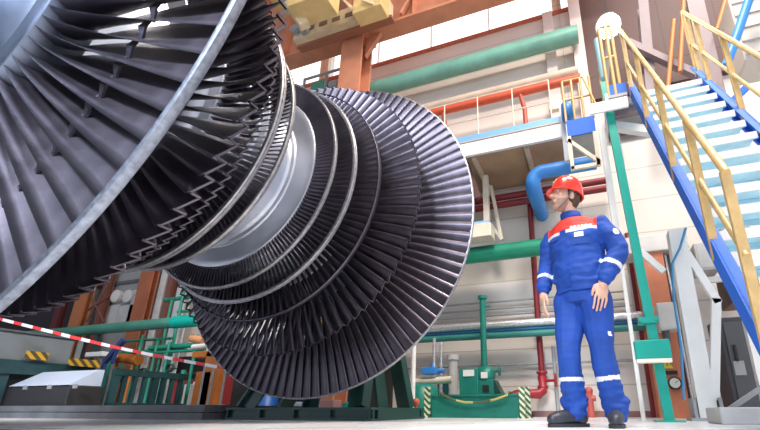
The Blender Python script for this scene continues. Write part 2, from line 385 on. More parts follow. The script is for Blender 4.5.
# ------------------------------------------------------------------ person
from mathutils import noise as NZ
MP = Vector((-.08, 3.0, 0))
person = None
def ell(mb, secs, n=20, cap=True):
    """loft of rings: (center, rx, ry, yaw[, ax, ay]) horizontal ellipses"""
    V = []
    for c, rx, ry, yaw in secs:
        c = Vector(c)
        for j in range(n):
            a = 2*PI*j/n; x, y = rx*math.cos(a), ry*math.sin(a)
            V.append(c+Vector((x*math.cos(yaw)-y*math.sin(yaw), x*math.sin(yaw)+y*math.cos(yaw), 0)))
    k = len(secs)
    mb.add(V, [(i*n+j, i*n+(j+1)%n, (i+1)*n+(j+1)%n, (i+1)*n+j) for i in range(k-1) for j in range(n)], True)
    mb.add(V[:n], [tuple(range(n-1,-1,-1))]); mb.add(V[-n:], [tuple(range(n))])
def limb(mb, pts, rs, n=14, smooth_ends=True):
    """tapering limb with rounded ends"""
    pts = [Vector(p) for p in pts]; rs = list(rs)
    # subdivide with Catmull-Rom for soft bends
    P2, R2 = [], []
    for i in range(len(pts)-1):
        p0, p1, p2, p3 = pts[max(i-1,0)], pts[i], pts[i+1], pts[min(i+2,len(pts)-1)]
        for k in range(6):
            t = k/6
            P2.append(.5*((2*p1)+(p2-p0)*t+(2*p0-5*p1+4*p2-p3)*t*t+(3*p1-p0-3*p2+p3)*t**3)); R2.append(rs[i]+(rs[i+1]-rs[i])*(3*t*t-2*t**3))
    P2.append(pts[-1]); R2.append(rs[-1])
    if smooth_ends:
        d = (P2[0]-P2[1]).normalized(); e = (P2[-1]-P2[-2]).normalized(); r0, r1 = R2[0], R2[-1]
        A = [(P2[0]+d*r0*math.sin(t), max(r0*math.cos(t), 5e-4)) for t in (1.5, 1.2, .8, .4)]
        Bq = [(P2[-1]+e*r1*math.sin(t), max(r1*math.cos(t), 5e-4)) for t in (.4, .8, 1.2, 1.5)]
        P2 = [a for a, _ in A]+P2+[b for b, _ in Bq]; R2 = [a for _, a in A]+R2+[b for _, b in Bq]
    mb.tube(P2, R2, n)
def remesh(name, mb, mats, parent=None, vox=.006, smooth=4, assign=None, origin=None, disp=None):
    o = mb.build(name, mats if isinstance(mats, list) else [mats], parent, origin)
    m = o.modifiers.new('r', 'REMESH'); m.mode = 'VOXEL'; m.voxel_size = vox; m.use_smooth_shade = True
    if smooth: sm = o.modifiers.new('s', 'SMOOTH'); sm.iterations = smooth; sm.factor = .5
    dg = bpy.context.evaluated_depsgraph_get(); dg.update()
    me = bpy.data.meshes.new_from_object(o.evaluated_get(dg)); old = o.data; o.modifiers.clear(); o.data = me; bpy.data.meshes.remove(old)
    me.name = name
    if len(me.materials) == 0:
        for q in (mats if isinstance(mats, list) else [mats]): me.materials.append(q)
    if disp:
        nn = [v.normal.copy() for v in me.vertices]; w0 = WLOC[o.name]; dl = [disp(v.co+w0, n) for v, n in zip(me.vertices, nn)]
        for v, d in zip(me.vertices, dl): v.co += d
    for p in me.polygons: p.use_smooth = True
    if assign:
        w = WLOC[o.name]
        for p in me.polygons: p.material_index = assign(p.center+w, p.normal)
    me.update()
    return o
M_SKIN = mat('skin', (.62,.36,.26), .5, 0, .08, 20)
M_HAIR = mat('hair_brown', (.07,.04,.025), .7)
M_NAVY = mat('workwear_blue', (.006,.055,.31), .75, 0, .18, 9, .25, 26)
M_WRED = mat('workwear_red', (.74,.035,.02), .7, 0, .1, 9)
M_REFL = mat('reflective_tape', (.72,.74,.76), .4, .1)
M_HRED = mat('helmet_red', (.72,.03,.015), .25, 0, coat=.5)
M_WWHITE = mat('badge_white', (.82,.84,.88), .5)
M_BOOT = mat('boot_leather', (.025,.028,.04), .45, 0, .2, 10)
M_SOLE = mat('boot_sole', (.02,.02,.022), .7)
M_STRAP = mat('chin_strap_grey', (.13,.14,.15), .6)
Yc = 3.0; TY = R_(-22)                     # torso turned a little to his right (photo left)
fx, fy = -math.sin(R_(22)), -math.cos(R_(22))
lx, ly = math.cos(R_(22)), -math.sin(R_(22))    # towards his left
def B(l, f, z, c=(-.06, Yc)): return Vector((c[0]+lx*l+fx*f, c[1]+ly*l+fy*f, z))
# key joints (his left = photo right)
ShL, ShR = B(.190,.0,1.370), B(-.190,.0,1.358)
ElL, ElR = B(.285,-.02,1.135), B(-.262,-.02,1.13)
WrL, WrR = B(.185,.08,.905), B(-.255,.075,.905)
HipL, HipR = B(.09,0,.90), B(-.095,0,.90)
KnL, KnR = Vector((.030,2.97,.47)), Vector((-.185,2.96,.47))
AnL, AnR = Vector((.068,3.03,.09)), Vector((-.175,3.03,.09))
NeckB, NeckT = B(-.01,.0,1.45), B(-.025,.03,1.54)
HC_ = Vector((-.105, 2.965, 1.618))          # head centre
hy = R_(54)                                  # face turned towards the photo's left
hf = Vector((-math.sin(hy), -math.cos(hy), .20)).normalized(); hl = Vector((math.cos(hy), -math.sin(hy), 0)); hu = hf.cross(hl)*-1
if hu.z < 0: hu = -hu
def H(l, f, u): return HC_+hl*l+hf*f+hu*u
body = MB()
ell(body, [(B(0,0,.84), .15,.11,TY),(B(0,0,.92), .155,.115,TY),(B(0,0,1.05), .145,.105,TY),(B(0,0,1.2), .165,.115,TY),(B(0,0,1.33), .16,.105,TY),(B(0,0,1.39), .085,.065,TY),(B(0,0,1.44), .05,.05,TY)])
limb(body, [NeckB, NeckT, H(0,-.02,-.06)], [.053,.054,.055])
for S, E, W in ((ShL,ElL,WrL),(ShR,ElR,WrR)): limb(body, [S, E, W], [.042,.040,.028])
for Hh, K, A in ((HipL,KnL,AnL),(HipR,KnR,AnR)): limb(body, [Hh, K, A], [.082,.055,.042])
for A, d in ((AnL, Vector((-.15,-1,0))),(AnR, Vector((-.75,-.65,0)))):
    d.normalize(); limb(body, [A+Vector((0,0,-.03))-d*.04, A+d*.06+Vector((0,0,-.04)), A+d*.14+Vector((0,0,-.055))], [.035,.036,.025])
# head: skull, jaw, nose, brow, lips, ears
def hell(mb, c, r, n=14):
    bm = bmesh.new(); bmesh.ops.create_uvsphere(bm, u_segments=n*2, v_segments=n, radius=1)
    for w in bm.verts: w.co = H(c[0]+w.co.x*r[0], c[1]+w.co.y*r[1], c[2]+w.co.z*r[2])
    mb.bm(bm, True)
hell(body, (0,-.012,.035), (.075,.097,.092)); hell(body, (0,.030,-.038), (.060,.060,.082)); hell(body, (0,.062,-.096), (.034,.030,.026))
hell(body, (0,.050,.005), (.056,.045,.06)); hell(body, (0,.086,.030), (.050,.014,.012))
limb(body, [H(0,.088,.022), H(0,.104,-.005), H(0,.116,-.022)], [.008,.011,.014], 8); hell(body, (.012,.100,-.026), (.009,.011,.008)); hell(body, (-.012,.100,-.026), (.009,.011,.008))
hell(body, (0,.090,-.053), (.022,.009,.006)); hell(body, (0,.088,-.064), (.020,.009,.007))
for s in (-1, 1):
    hell(body, (s*.076,-.010,-.012), (.010,.022,.034)); hell(body, (s*.043,.062,-.012), (.018,.022,.018))
# hands: palm plus five separate fingers, hanging relaxed
def hand(W, E, side, palm_in, curl):
    d = (W-E).normalized(); down = (d*.55+Vector((0,0,-1))*.8).normalized()
    n = Vector(palm_in); n = (n-down*n.dot(down)).normalized(); t = down.cross(n).normalized()*side   # t points to the thumb side
    o = W
    bm = bmesh.new(); bmesh.ops.create_uvsphere(bm, u_segments=16, v_segments=10, radius=1)
    for w in bm.verts: w.co = o+down*.055+t*(w.co.x*.046)+n*(w.co.y*.016)+down*(w.co.z*.058)
    body.bm(bm, True); limb(body, [W-d*.03, W+down*.03], [.028,.030], 12)
    for i, (off, L) in enumerate(((.036,.082),(.012,.092),(-.012,.086),(-.035,.068))):
        b0 = o+down*.075+t*off*.8; k1 = o+down*.105+t*off*1.05
        c = curl+.05*i
        d1 = (down*math.cos(c)+n*math.sin(c)); d2 = (down*math.cos(c*2.2)+n*math.sin(c*2.2))
        limb(body, [b0, k1, k1+d1*L*.5, k1+d1*L*.5+d2*L*.5], [.0092,.0088,.0082,.0072], 8)
    tb = o+down*.030+t*.030
    limb(body, [o+down*.02+t*.012, tb+t*.012+n*.008, tb+down*.035+t*.022+n*.016, tb+down*.066+t*.020+n*.022], [.013,.012,.0105,.009], 8)
hand(WrL, ElL, -1, (-.35,.9,0), .10)
hand(WrR, ElR, 1, (.8,.25,0), .22)
def face(c, n_):
    q = c-HC_; l, f, u = q.dot(hl), q.dot(hf), q.dot(hu)
    return 1 if (-.15 < u < -.058+abs(l)*.25 and f > .0 and c.z > 1.49 and not (abs(l) < .024 and -.070 < u < -.046)) or (abs(l) < .026 and -.046 < u < -.036 and f > .08) else 0
person = remesh('person', body, [M_SKIN, mat('stubble_skin', (.40,.22,.155), .6, 0, .1, 60)], None, .0042, 3, face, MP)
tag(person, 'man in blue and red workwear and red hard hat looking up at the rotor', 'person')
# face details
for s in (-1, 1):
    e = MB(); 
    bm = bmesh.new(); bmesh.ops.create_uvsphere(bm, u_segments=16, v_segments=10, radius=.0125)
    for w in bm.verts: w.co = w.co+H(s*.030,.078,.012)
    e.bm(bm, True); e.cur = 1
    bm = bmesh.new(); bmesh.ops.create_uvsphere(bm, u_segments=12, v_segments=8, radius=.006)
    for w in bm.verts: w.co = w.co+H(s*.030,.0862,.012)
    e.bm(bm, True); e.build('eye', [mat('eye_white',(.7,.66,.62),.3), mat('iris',(.04,.03,.025),.2)], person)
    b = MB(); limb(b, [H(s*.012,.101,.030), H(s*.030,.097,.036), H(s*.050,.082,.031)], [.0035,.005,.003], 8); b.build('eyebrow', M_HAIR, person)
hr = MB(); hell(hr, (0,-.045,.0), (.079,.068,.085)); hell(hr, (0,-.052,-.05), (.062,.045,.045)); 
for s in (-1, 1): limb(hr, [H(s*.073,.016,.03), H(s*.073,.012,-.02)], [.010,.007], 8)
remesh('hair', hr, M_HAIR, person, .006, 2)
# helmet
hm = MB(); n = 40; V = []
prof = [(0,.128),(.25,.127),(.5,.121),(.8,.108),(1.1,.086),(1.35,.055),(1.55,.015)]
def hshape(a, t):
    rx, ry = .098, .122
    return math.cos(a)*rx, math.sin(a)*ry
rows = [(-.022,1.02),(.0,1.02),(.025,1.0),(.06,.955),(.095,.84),(.119,.65),(.133,.42),(.139,.15)]
for z, s in rows:
    for j in range(n):
        a = 2*PI*j/n; x, y = hshape(a, 0); V.append(H(x*s, -.012+y*s, .045+z+.0))
k = len(rows)
hm.add(V, [(i*n+j, i*n+(j+1)%n, (i+1)*n+(j+1)%n, (i+1)*n+j) for i in range(k-1) for j in range(n)], True); hm.add(V[-n:], [tuple(range(n))], True)
# inner wall
V2 = [H((v-H(0,-.012,0)).dot(hl)*.95, -.012+(v-H(0,-.012,0)).dot(hf)*.95, (v-HC_).dot(hu)*.98-.002) for v in V]
hm.add(V2, [(i*n+(j+1)%n, i*n+j, (i+1)*n+j, (i+1)*n+(j+1)%n) for i in range(k-1) for j in range(n)], True)
hm.add(V[:n]+V2[:n], [(j, j+n, (j+1)%n+n, (j+1)%n) for j in range(n)])
helmet = hm.build('helmet', M_HRED, person, fix=False)
br = MB(); V = []                                   # peak and rim
for j in range(41):
    a = 2*PI*j/40; x, y = math.cos(a)*.100, math.sin(a)*.124
    ext = .004+.034*max(0, math.sin(a))**2+.004*max(0,-math.sin(a))
    dip = -.010*max(0, math.sin(a))
    for q, zz in ((0,.004),(1,.0),(1,-.006),(0,-.006)):
        L = math.hypot(x, y); V.append(H(x+q*ext*x/L, -.012+y+q*ext*y/L, .026+zz+dip*q))
br.add(V, [(i*4+c, i*4+(c+1)%4, (i+1)*4+(c+1)%4, (i+1)*4+c) for i in range(40) for c in range(4)], False)
br.build('peak', M_HRED, helmet)
rd = MB(); rd.tube([H(0,-.012+.121*math.cos(t), .046+.136*math.sin(t)) for t in [i*PI/14 for i in range(2,13)]], .009, 8); rd.build('ridge', M_HRED, helmet)
lg = MB()
for dx, dz, w, h in ((-.012,0,.010,.026),(.008,.006,.012,.010),(.008,-.009,.012,.007)):
    c = H(dx,.100,.115+dz); lg.bar(c-hl*w/2, c+hl*w/2, .006, h, hu*.8-hf*.5)
lg.build('emblem', mat('emblem_yellow',(.85,.70,.35),.5), helmet)
st = MB()
for s in (-1, 1):
    st.tube([H(s*.086,.005,.055), H(s*.083,.006,-.005), H(s*.072,.020,-.055), H(s*.040,.050,-.108), H(0,.062,-.118)], .0052, 6)
    st.tube([H(s*.088,-.06,.05), H(s*.082,-.03,0), H(s*.080,.004,-.03)], .0045, 6)
st.build('chin_strap', M_STRAP, helmet)
# jacket
jk = MB()
ell(jk, [(B(0,.0,.875), .188,.140,TY),(B(0,.0,.90), .190,.142,TY),(B(0,.0,.925), .180,.135,TY),(B(0,.01,.99), .190,.148,TY),(B(0,.01,1.10), .188,.148,TY),(B(0,.01,1.22), .196,.150,TY),(B(0,.005,1.33), .200,.140,TY),(B(0,0,1.395), .175,.118,TY),(B(-.005,0,1.435), .115,.088,TY),(B(-.01,0,1.45), .076,.074,TY)], 32)
for S, E, W in ((ShL,ElL,WrL),(ShR,ElR,WrR)):
    e2 = W+(E-W).normalized()*.03
    limb(jk, [S-Vector((0,0,.015)), S.lerp(E,.55), E, E.lerp(e2,.5), e2.lerp(E,.12), e2], [.068,.072,.066,.064,.058,.046])
    # soft folds at the elbow and cuff
    for t, dr in ((.86,.012),(1.0,.006)):
        q = S.lerp(E, t); d = (E-S).normalized(); limb(jk, [q-d*.012, q+d*.012], [.062+dr*.3,.062+dr*.3])
for z, s, off in ((.955,.172,.02),(1.03,.178,-.02)):
    limb(jk, [B(-.15,.075+off*.2,z+off), B(0,.135,z-.005), B(.15,.075,z-off)], [.026,.028,.026])
def fold(p, n_):
    return n_*(.012*NZ.noise(Vector((p.x*7, p.y*7, p.z*13)))+.006*NZ.noise(Vector((p.x*17+5, p.y*17, p.z*30))))
def jack(c, nrm):
    q = c-Vector((B(0,0,0).x, B(0,0,0).y, 0)); l = q.x*lx+q.y*ly; f = q.x*fx+q.y*fy
    sleeve = abs(l) > .205 or (abs(l) > .17 and c.z < 1.2 and f < .02 and abs(l) > .19)
    zb = 1.318+abs(l)*.02
    if c.z > 1.275 and not (abs(l) > .188):
        if c.z > 1.443: return 0
        if c.z > zb: return 1
        if c.z > zb-.024 and f > .03: return 2
    for S, E, W in ((ShL,ElL,WrL),(ShR,ElR,WrR)):
        if abs(l) > .15 and (l > 0) == (S is ShL):
            ax = (W-E); t = (c-E).dot(ax)/ax.length_squared; dist = (c-(E+ax*t)).length
            if .40 < t < .52 and dist < .085: return 2
    return 0
jacket = remesh('jacket', jk, [M_NAVY, M_WRED, M_REFL], person, .006, 3, jack, disp=fold)
cl = MB(); cc = B(-.015,.01,1.425)
ell_s = [(cc, .080,.080,TY),(cc+Vector((0,0,.03)), .076,.076,TY),(cc+Vector((-.004,-.002,.065)), .074,.074,TY)]
V = []; n = 28
for q, (c, rx, ry, yaw) in enumerate(ell_s+[(c, rx-.012, ry-.012, yw) for c, rx, ry, yw in ell_s[::-1]]):
    for j in range(n):
        a = 2*PI*j/n; x, y = rx*math.cos(a), ry*math.sin(a); V.append(c+Vector((x*math.cos(yaw)-y*math.sin(yaw), x*math.sin(yaw)+y*math.cos(yaw), 0)))
cl.add(V, [(i*n+j, i*n+(j+1)%n, ((i+1)%6)*n+(j+1)%n, ((i+1)%6)*n+j) for i in range(6) for j in range(n)], True)
cl.build('collar', M_NAVY, jacket)
from mathutils.bvhtree import BVHTree
def decal(name, parent, host, cen, dirn, pieces, m, up=Vector((0,0,1)), lift=.003, th=.003):
    """small cloth patches laid on the host's surface: pieces are (u, v, w, h) about the centre"""
    bvh = BVHTree.FromPolygons([v.co+WLOC[host.name] for v in host.data.vertices], [tuple(p.vertices) for p in host.data.polygons])
    d = Vector(dirn).normalized(); r = d.cross(up).normalized()*-1; u = r.cross(d)*-1
    if u.z < 0: u = -u
    mb = MB()
    for (a, b, w, h) in pieces:
        nx, nz = max(2, int(w/.012)), max(2, int(h/.012)); V = []
        for j in range(nz+1):
            for i in range(nx+1):
                p = cen+r*(a-w/2+w*i/nx)+u*(b-h/2+h*j/nz); hit = bvh.ray_cast(p+d*.3, -d)
                q = hit[0] if hit[0] is not None else p
                V.append(q+d*lift)
        mb.add(V, [(j*(nx+1)+i, j*(nx+1)+i+1, (j+1)*(nx+1)+i+1, (j+1)*(nx+1)+i) for j in range(nz) for i in range(nx)], True)
    return mb.build(name, m, parent, fix=False)
fr = Vector((fx, fy, 0))
decal('chest_badge', jacket, jacket, B(.085,.0,1.262), fr, [(0,0,.058,.036)], M_WWHITE)
decal('chest_lettering', jacket, jacket, B(.098,.0,1.325), fr, [(-.06+.0235*i, 0, .017, .018) for i in range(6)], M_WWHITE, lift=.004)
decal('zip_flap', jacket, jacket, B(-.03,.0,1.11), fr, [(0,0,.05,.42)], M_NAVY, lift=.006)
decal('pocket_flap', jacket, jacket, B(.092,.0,1.21), fr, [(0,0,.11,.045)], M_NAVY, lift=.007)
decal('pocket_flap', jacket, jacket, B(-.115,.0,1.275), fr, [(0,0,.09,.035)], M_NAVY, lift=.007)
se = Vector((.55,-.83,.05)); q = ShL.lerp(ElL,.50)
disc = [(0.024*math.cos(t)*0, dv, 2*math.sqrt(max(.024**2-dv*dv,1e-6)), .008) for dv in (-.02,-.012,-.004,.004,.012,.02) for t in (0,)]
decal('sleeve_emblem', jacket, jacket, q, se, disc, M_WWHITE)
# trousers
tr = MB()
ell(tr, [(B(0,0,.80), .170,.125,TY),(B(0,0,.86), .172,.128,TY),(B(0,0,.92), .165,.122,TY)], 28)
for Hh, K, A in ((HipL,KnL,AnL),(HipR,KnR,AnR)):
    h0 = Hh+Vector((0,0,-.07))
    limb(tr, [h0, h0.lerp(K,.5), K, K.lerp(A,.55), A+Vector((0,0,.055)), A+Vector((0,-.004,.0))], [.112,.098,.081,.076,.076,.072])
    limb(tr, [A+Vector((-.03,-.01,.07)), A+Vector((.03,-.01,.065))], [.056,.056])
def foldt(p, n_):
    low = max(0, min(1, (.42-p.z)/.25))
    return n_*(.012*NZ.noise(Vector((p.x*9+3, p.y*9, p.z*6)))+(.0015+.012*low)*NZ.noise(Vector((p.x*9, p.y*9+4, p.z*34))))
def trou(c, nrm):
    for K, A in ((KnL,AnL),(KnR,AnR)):
        zz = .295+((c.x-K.x)*.10 if K is KnL else 0)
        if abs(c.x-K.x) < .11 and zz-.014 < c.z < zz+.014: return 1
    return 0
trousers = remesh('trousers', tr, [M_NAVY, M_REFL], person, .0062, 4, trou, disp=foldt)
decal('thigh_emblem', trousers, trousers, Vector((.085,2.9,.575)), Vector((.35,-.94,0)), [(0,0,.026,.022),(.006,-.012,.03,.012)], M_WWHITE)
# boots
for A, d in ((AnL, Vector((-.05,-1,0))),(AnR, Vector((-.80,-.60,0)))):
    d.normalize(); b = MB(); g = Vector((A.x, A.y, 0))
    limb(b, [A+Vector((0,0,.07)), A+Vector((0,0,.0)), g-d*.02+Vector((0,0,.062))], [.056,.056,.054])
    limb(b, [g-d*.035+Vector((0,0,.058)), g+d*.06+Vector((0,0,.060)), g+d*.13+Vector((0,0,.052)), g+d*.175+Vector((0,0,.046))], [.046,.050,.049,.040])
    bt = remesh('boot', b, M_BOOT, person, .006, 2)
    for v in bt.data.vertices:
        z = v.co.z+WLOC[bt.name].z
        if z < .018: v.co.z = .018-WLOC[bt.name].z
    s = MB(); sd = Vector((-d.y, d.x, 0)); ring_ = []
    for i in range(24):
        t = 2*PI*i/24; w = .050 if math.cos(t) > -.3 else .046
        ring_.append(g+d*(.062+.152*math.cos(t)*(1 if abs(math.cos(t))<.9 else .985))+sd*w*math.copysign(abs(math.sin(t))**.7, math.sin(t)))
    s.prism([(p.x, p.y) for p in ring_], 0, .022, 'XY'); s.build('sole', M_SOLE, bt)

# ------------------------------------------------------------------ staircase on the right
def zs(Y): return 3.68-(4.6-Y)*1.466
SX0, SX1 = .70, 1.43
Y0s = 4.6-3.68/1.466
stair = empty('staircase', (1.06, 2.2, 0), 'steep blue steel staircase with open pale blue treads and yellow handrails', 'staircase')
for sgn, x in ((1, SX0), (-1, SX1)):
    a = .19; off = .10
    poly = [(Y0s-.02, 0), (4.62, zs(4.62)), (4.62, zs(4.62)+a), (Y0s-a/1.466-.02, 0)]
    b = MB(); b.prism(poly, x-.008, x+.008)
    w = .055*sgn
    x0, x1 = min(x, x+w), max(x, x+w)
    t = .014
    b.prism([(Y0s-.02, 0), (4.62, zs(4.62)), (4.62, zs(4.62)+t), (Y0s-t/1.466-.02, 0)], x0, x1)
    b.prism([(Y0s-(a-t)/1.466-.02, 0), (4.62, zs(4.62)+a-t), (4.62, zs(4.62)+a), (Y0s-a/1.466-.02, 0)], x0, x1)
    b.build('stringer', M_BLUE, stair)
nt_ = 16
for k in range(nt_):
    z = .215*(k+1); Y = 4.6-(3.68-z)/1.466
    b = MB(); b.box(SX0+.06, SX1-.06, Y-.10, Y+.13, z+.02, z+.032).box(SX0+.06, SX1-.06, Y-.10, Y-.09, z-.02, z+.02).box(SX0+.06, SX1-.06, Y+.12, Y+.13, z-.02, z+.02)
    t = b.build('tread', M_LBLUE, stair)
    g = MB(); g.box(SX0+.06, SX1-.06, Y-.112, Y-.1, z-.022, z+.04); g.build('nosing', M_WHITE, t)
def rail(x, ya, yb, posts, end=True):
    r = MB(); pts = [Vector((x, yb, zs(yb)+1.03)), Vector((x, ya, zs(ya)+1.05))]
    r.tube(pts, .021, 10); r.build('handrail', M_RAIL, stair)
    r = MB(); r.tube([Vector((x, yb, zs(yb)+.55)), Vector((x, ya, zs(ya)+.60))], .016, 10); r.build('midrail', M_RAIL, stair)
    for y in posts:
        b = MB(); b.bar((x, y, zs(y)+.06), (x, y, zs(y)+1.04), .045, .030, (0,1,0)); b.build('post', M_RAIL, stair)
rail(SX0+.01, 2.22, 4.6, (2.24, 2.68, 3.25, 3.9, 4.5))
rail(SX1, 2.3, 4.62, (2.34, 3.0, 3.75, 4.3, 4.52, 4.6))

# landing above the stairs
land = empty('stair_landing', (.9, 5.0, 0), 'white steel landing at the head of the blue stairs with yellow guard rails', 'landing')
MB().box(.44, .66, 4.50, 4.66, 3.62, 3.66).box(.44, 1.6, 4.66, 5.30, 3.62, 3.66).build('deck', M_GREY, land)
b = MB(); b.box(.22, .64, 4.42, 4.45, 3.40, 3.54).box(.41, .44, 4.45, 5.30, 3.50, 3.66).box(.41, 1.6, 5.30, 5.33, 3.50, 3.66); b.build('fascia', M_WHITE, land)
for y in (4.75, 5.2): MB().bar((.45, y, 3.56), (1.6, y, 3.56), .08, .1).build('joist', M_MAUVE, land)
MB().bar((.46, 4.85, 3.48), (1.05, 4.85, 3.22), .10, .10).build('brace', M_WHITE, land)
MB().bar((.52, 5.0, 3.5), (.54, 5.0, 2.6), .07, .07, (0,1,0)).build('brace', M_WHITE, land)
q = P(601,126,4.95); b = MB(); b.bar((q.x,4.95,q.z), (q.x+.01,4.95,1.9), .075, .075, (0,1,0)); b.bar((q.x+.01,4.95,1.9), (q.x+.01,4.95,0), .04, .04, (0,1,0)); b.bar((q.x,4.95,q.z-.04), (.5,4.95,q.z-.04), .06, .06); b.build('leg', M_WHITE, land)
MB().bar((1.55, 5.25, 3.5), (1.55, 5.25, 0), .09, .09, (0,1,0)).build('leg', M_WHITE, land)
MB().box(.47, .66, 4.52, 4.54, 3.66, 3.82).build('toe_board', M_BLUE, land)
for (x, y) in ((.46,4.53),(.54,4.53),(.60,4.54),(.46,4.9),(.46,5.25)):
    MB().tube([(x, y, 3.66), (x, y, 4.75)], .02, 8).build('rail_post', M_RAIL, land)
for z in (4.25, 4.75):
    MB().tube([(.46, 5.25, z), (.46, 4.53, z), (.60, 4.54, z)], .02, 8).build('rail', M_RAIL, land)

# teal post with sign box in front of the wall
tp0, tp1 = P(669.5, 421.5, 4.56), P(611, 128, 4.56); tp0.z = 0
post = empty('teal_post', tp0, 'slim teal post with a small green box, standing on the floor right of the man', 'post')
top = P(604, 84, 4.56)
MB().bar(tp0, top, .085, .085, (0,1,0)).build('upright', M_TEAL, post)
MB().box(tp0.x-.12, tp0.x+.12, 4.44, 4.68, 0, .012).build('base_plate', M_TEAL, post)
a, c = P(633, 342, 4.5), P(671, 359, 4.5)
bx = MB().box(a.x, c.x, 4.40, 4.50, c.z, a.z, .008); bo = bx.build('sign_box', M_TEAL, post)
MB().box(a.x+.004, c.x-.004, 4.402, 4.49, c.z-.035, c.z).build('sign_lip', mat('lip_cream',(.85,.84,.70),.5), bo)
q = P(648.5, 320, 4.5); b = MB(); b.box(q.x-.09, q.x+.09, 4.49, 4.63, q.z-.03, q.z+.03)
for s in (-1, 1): b.tube([(q.x+s*.075, 4.47, q.z), (q.x+s*.075, 4.65, q.z)], .014, 6)
b.build('clamp', M_TEAL, post)
pd = (tp0-top); 
pipe('slim_pipe', [P(597, 40, 4.6), P(604, 79, 4.6)], .045, M_PBLUE if False else mat('pale_blue_pipe',(.30,.50,.56),.45), 'pale blue pipe stub on top of the teal post', 'pipe')

# white propped steel frame, right
wf = empty('white_support_frame', P(707, 418, 5.1), 'white steel propped column on a grey foot behind the blue stairs', 'column')
c0, c1 = P(708, 419, 5.1), P(675, 232, 5.1); c0.z = 0
MB().bar(c0, c1, .165, .18, (0,1,0)).build('column', M_WHITE, wf)
MB().bar(P(683, 248, 5.05), P(718, 303, 5.05), .075, .07, (0,1,0)).build('brace', M_WHITE, wf)
MB().bar(P(716, 299, 5.05), P(714, 400, 5.05), .085, .07, (0,1,0)).build('brace', M_WHITE, wf)
MB().bar(P(640, 251, 5.1), P(664, 272, 5.1), .07, .06, (0,1,0)).build('brace', M_WHITE, wf)
MB().bar(P(686, 283, 5.15), P(745, 276, 5.15), .06, .06, (0,1,0)).build('cross_rail', M_LGREY, wf)
b = MB(); b.box(c0.x-.17, c0.x+.17, 4.95, 5.25, 0, .03).box(c0.x-.13, c0.x-.10, 4.97, 5.23, .03, .22).box(c0.x+.10, c0.x+.13, 4.97, 5.23, .03, .22); b.build('foot', M_GREY, wf)
o = MB().tube([P(686,228,4.95), P(680,248,4.95), P(672,264,4.95), P(674,300,4.95), P(681,345,4.95), P(684,400,4.95)], .013, 8).build('blue_cable', mat('cable_blue',(.05,.25,.48),.5)); tag(o, 'blue cable hanging down beside the white propped column', 'cable')

# orange steel column with gauge
oc = empty('orange_column', P(668, 418, 6.6), 'orange steel column with a black round gauge, against the wall', 'column')
x0, x1 = P(657, 400, 6.6).x, P(688, 400, 6.6).x
zo = P(655,253,6.6).z; b = MB(); b.box(x0, x1, 6.55, 6.60, 0, zo).box(x0, x1, 6.95, 7.0, 0, zo).box((x0+x1)/2-.03, (x0+x1)/2+.03, 6.60, 6.95, 0, zo); b.build('shaft', M_ORANGE, oc)
g = P(675, 383, 6.5); gm = MB().lathe([(6.55,.0),(6.55,.085),(6.49,.085),(6.485,.07),(6.495,.065)], (g.x,0,g.z), 'Y', 24, False); go = gm.build('gauge', M_BLACK, oc)
MB().lathe([(6.496,.066),(6.494,.0)], (g.x,0,g.z), 'Y', 24, False).build('dial', M_WHITE, go)
MB().bar((g.x, 6.490, g.z), (g.x+.04, 6.490, g.z+.03), .006, .008, (0,1,0)).build('needle', M_BLACK, go)
o = MB(); o.box(x0-.12, x1+.35, 6.5, 7.0, zo+.002, zo+.26, .01); o = o.build('pale_crossbeam', M_LGREY); tag(o, 'pale grey crossbeam resting on top of the orange column', 'beam')
w = P(667, 364, 6.54); b = MB(); b.prism([(w.x-.075, w.z-.06), (w.x+.075, w.z-.06), (w.x, w.z+.07)], 6.535, 6.548, 'XZ'); s = b.build('warning_sign', mat('sign_yellow',(.85,.60,.03),.4), oc)
b = MB(); b.prism([(w.x-.012, w.z-.035), (w.x+.010, w.z-.005), (w.x, w.z-.002), (w.x+.012, w.z+.035), (w.x-.012, w.z+.004), (w.x, w.z+.0)], 6.530, 6.535, 'XZ'); b.build('bolt_mark', M_BLACK, s)
MB().box(w.x-.10, w.x+.11, 6.53, 6.548, w.z-.14, w.z-.09).build('name_plate', M_BLACK, oc)
o = MB().box(x1+.02, x1+.21, 6.7, 6.95, 0, zo-.02).build('cable_tray', M_DGREY); tag(o, 'dark grey vertical cable tray beside the orange column', 'cable tray')
o = MB(); o.tube([(x1+.06, 6.66, 0), (x1+.05, 6.66, 1.6), (x1+.04, 6.66, zo-.03)], .02, 8); o = o.build('conduit', M_SILVER); tag(o, 'thin silver conduit up the orange column edge', 'conduit')
a, c = P(656, 303, 6.2), P(681, 329, 6.2)
jb = MB().box(a.x, c.x, 6.2, 6.45, c.z, a.z, .01).build('wall_mounted_box', M_LGREY); tag(jb, 'light grey electrical box mounted in front of the orange column', 'electrical box')
MB().box(a.x+.02, c.x-.02, 6.195, 6.2, c.z+.02, a.z-.02).build('lid', M_LGREY, jb)
MB().tube([(a.x+.07, 6.3, c.z), (a.x+.07, 6.3, c.z-.14)], .05, 10).build('cable_gland', M_DGREY, jb)

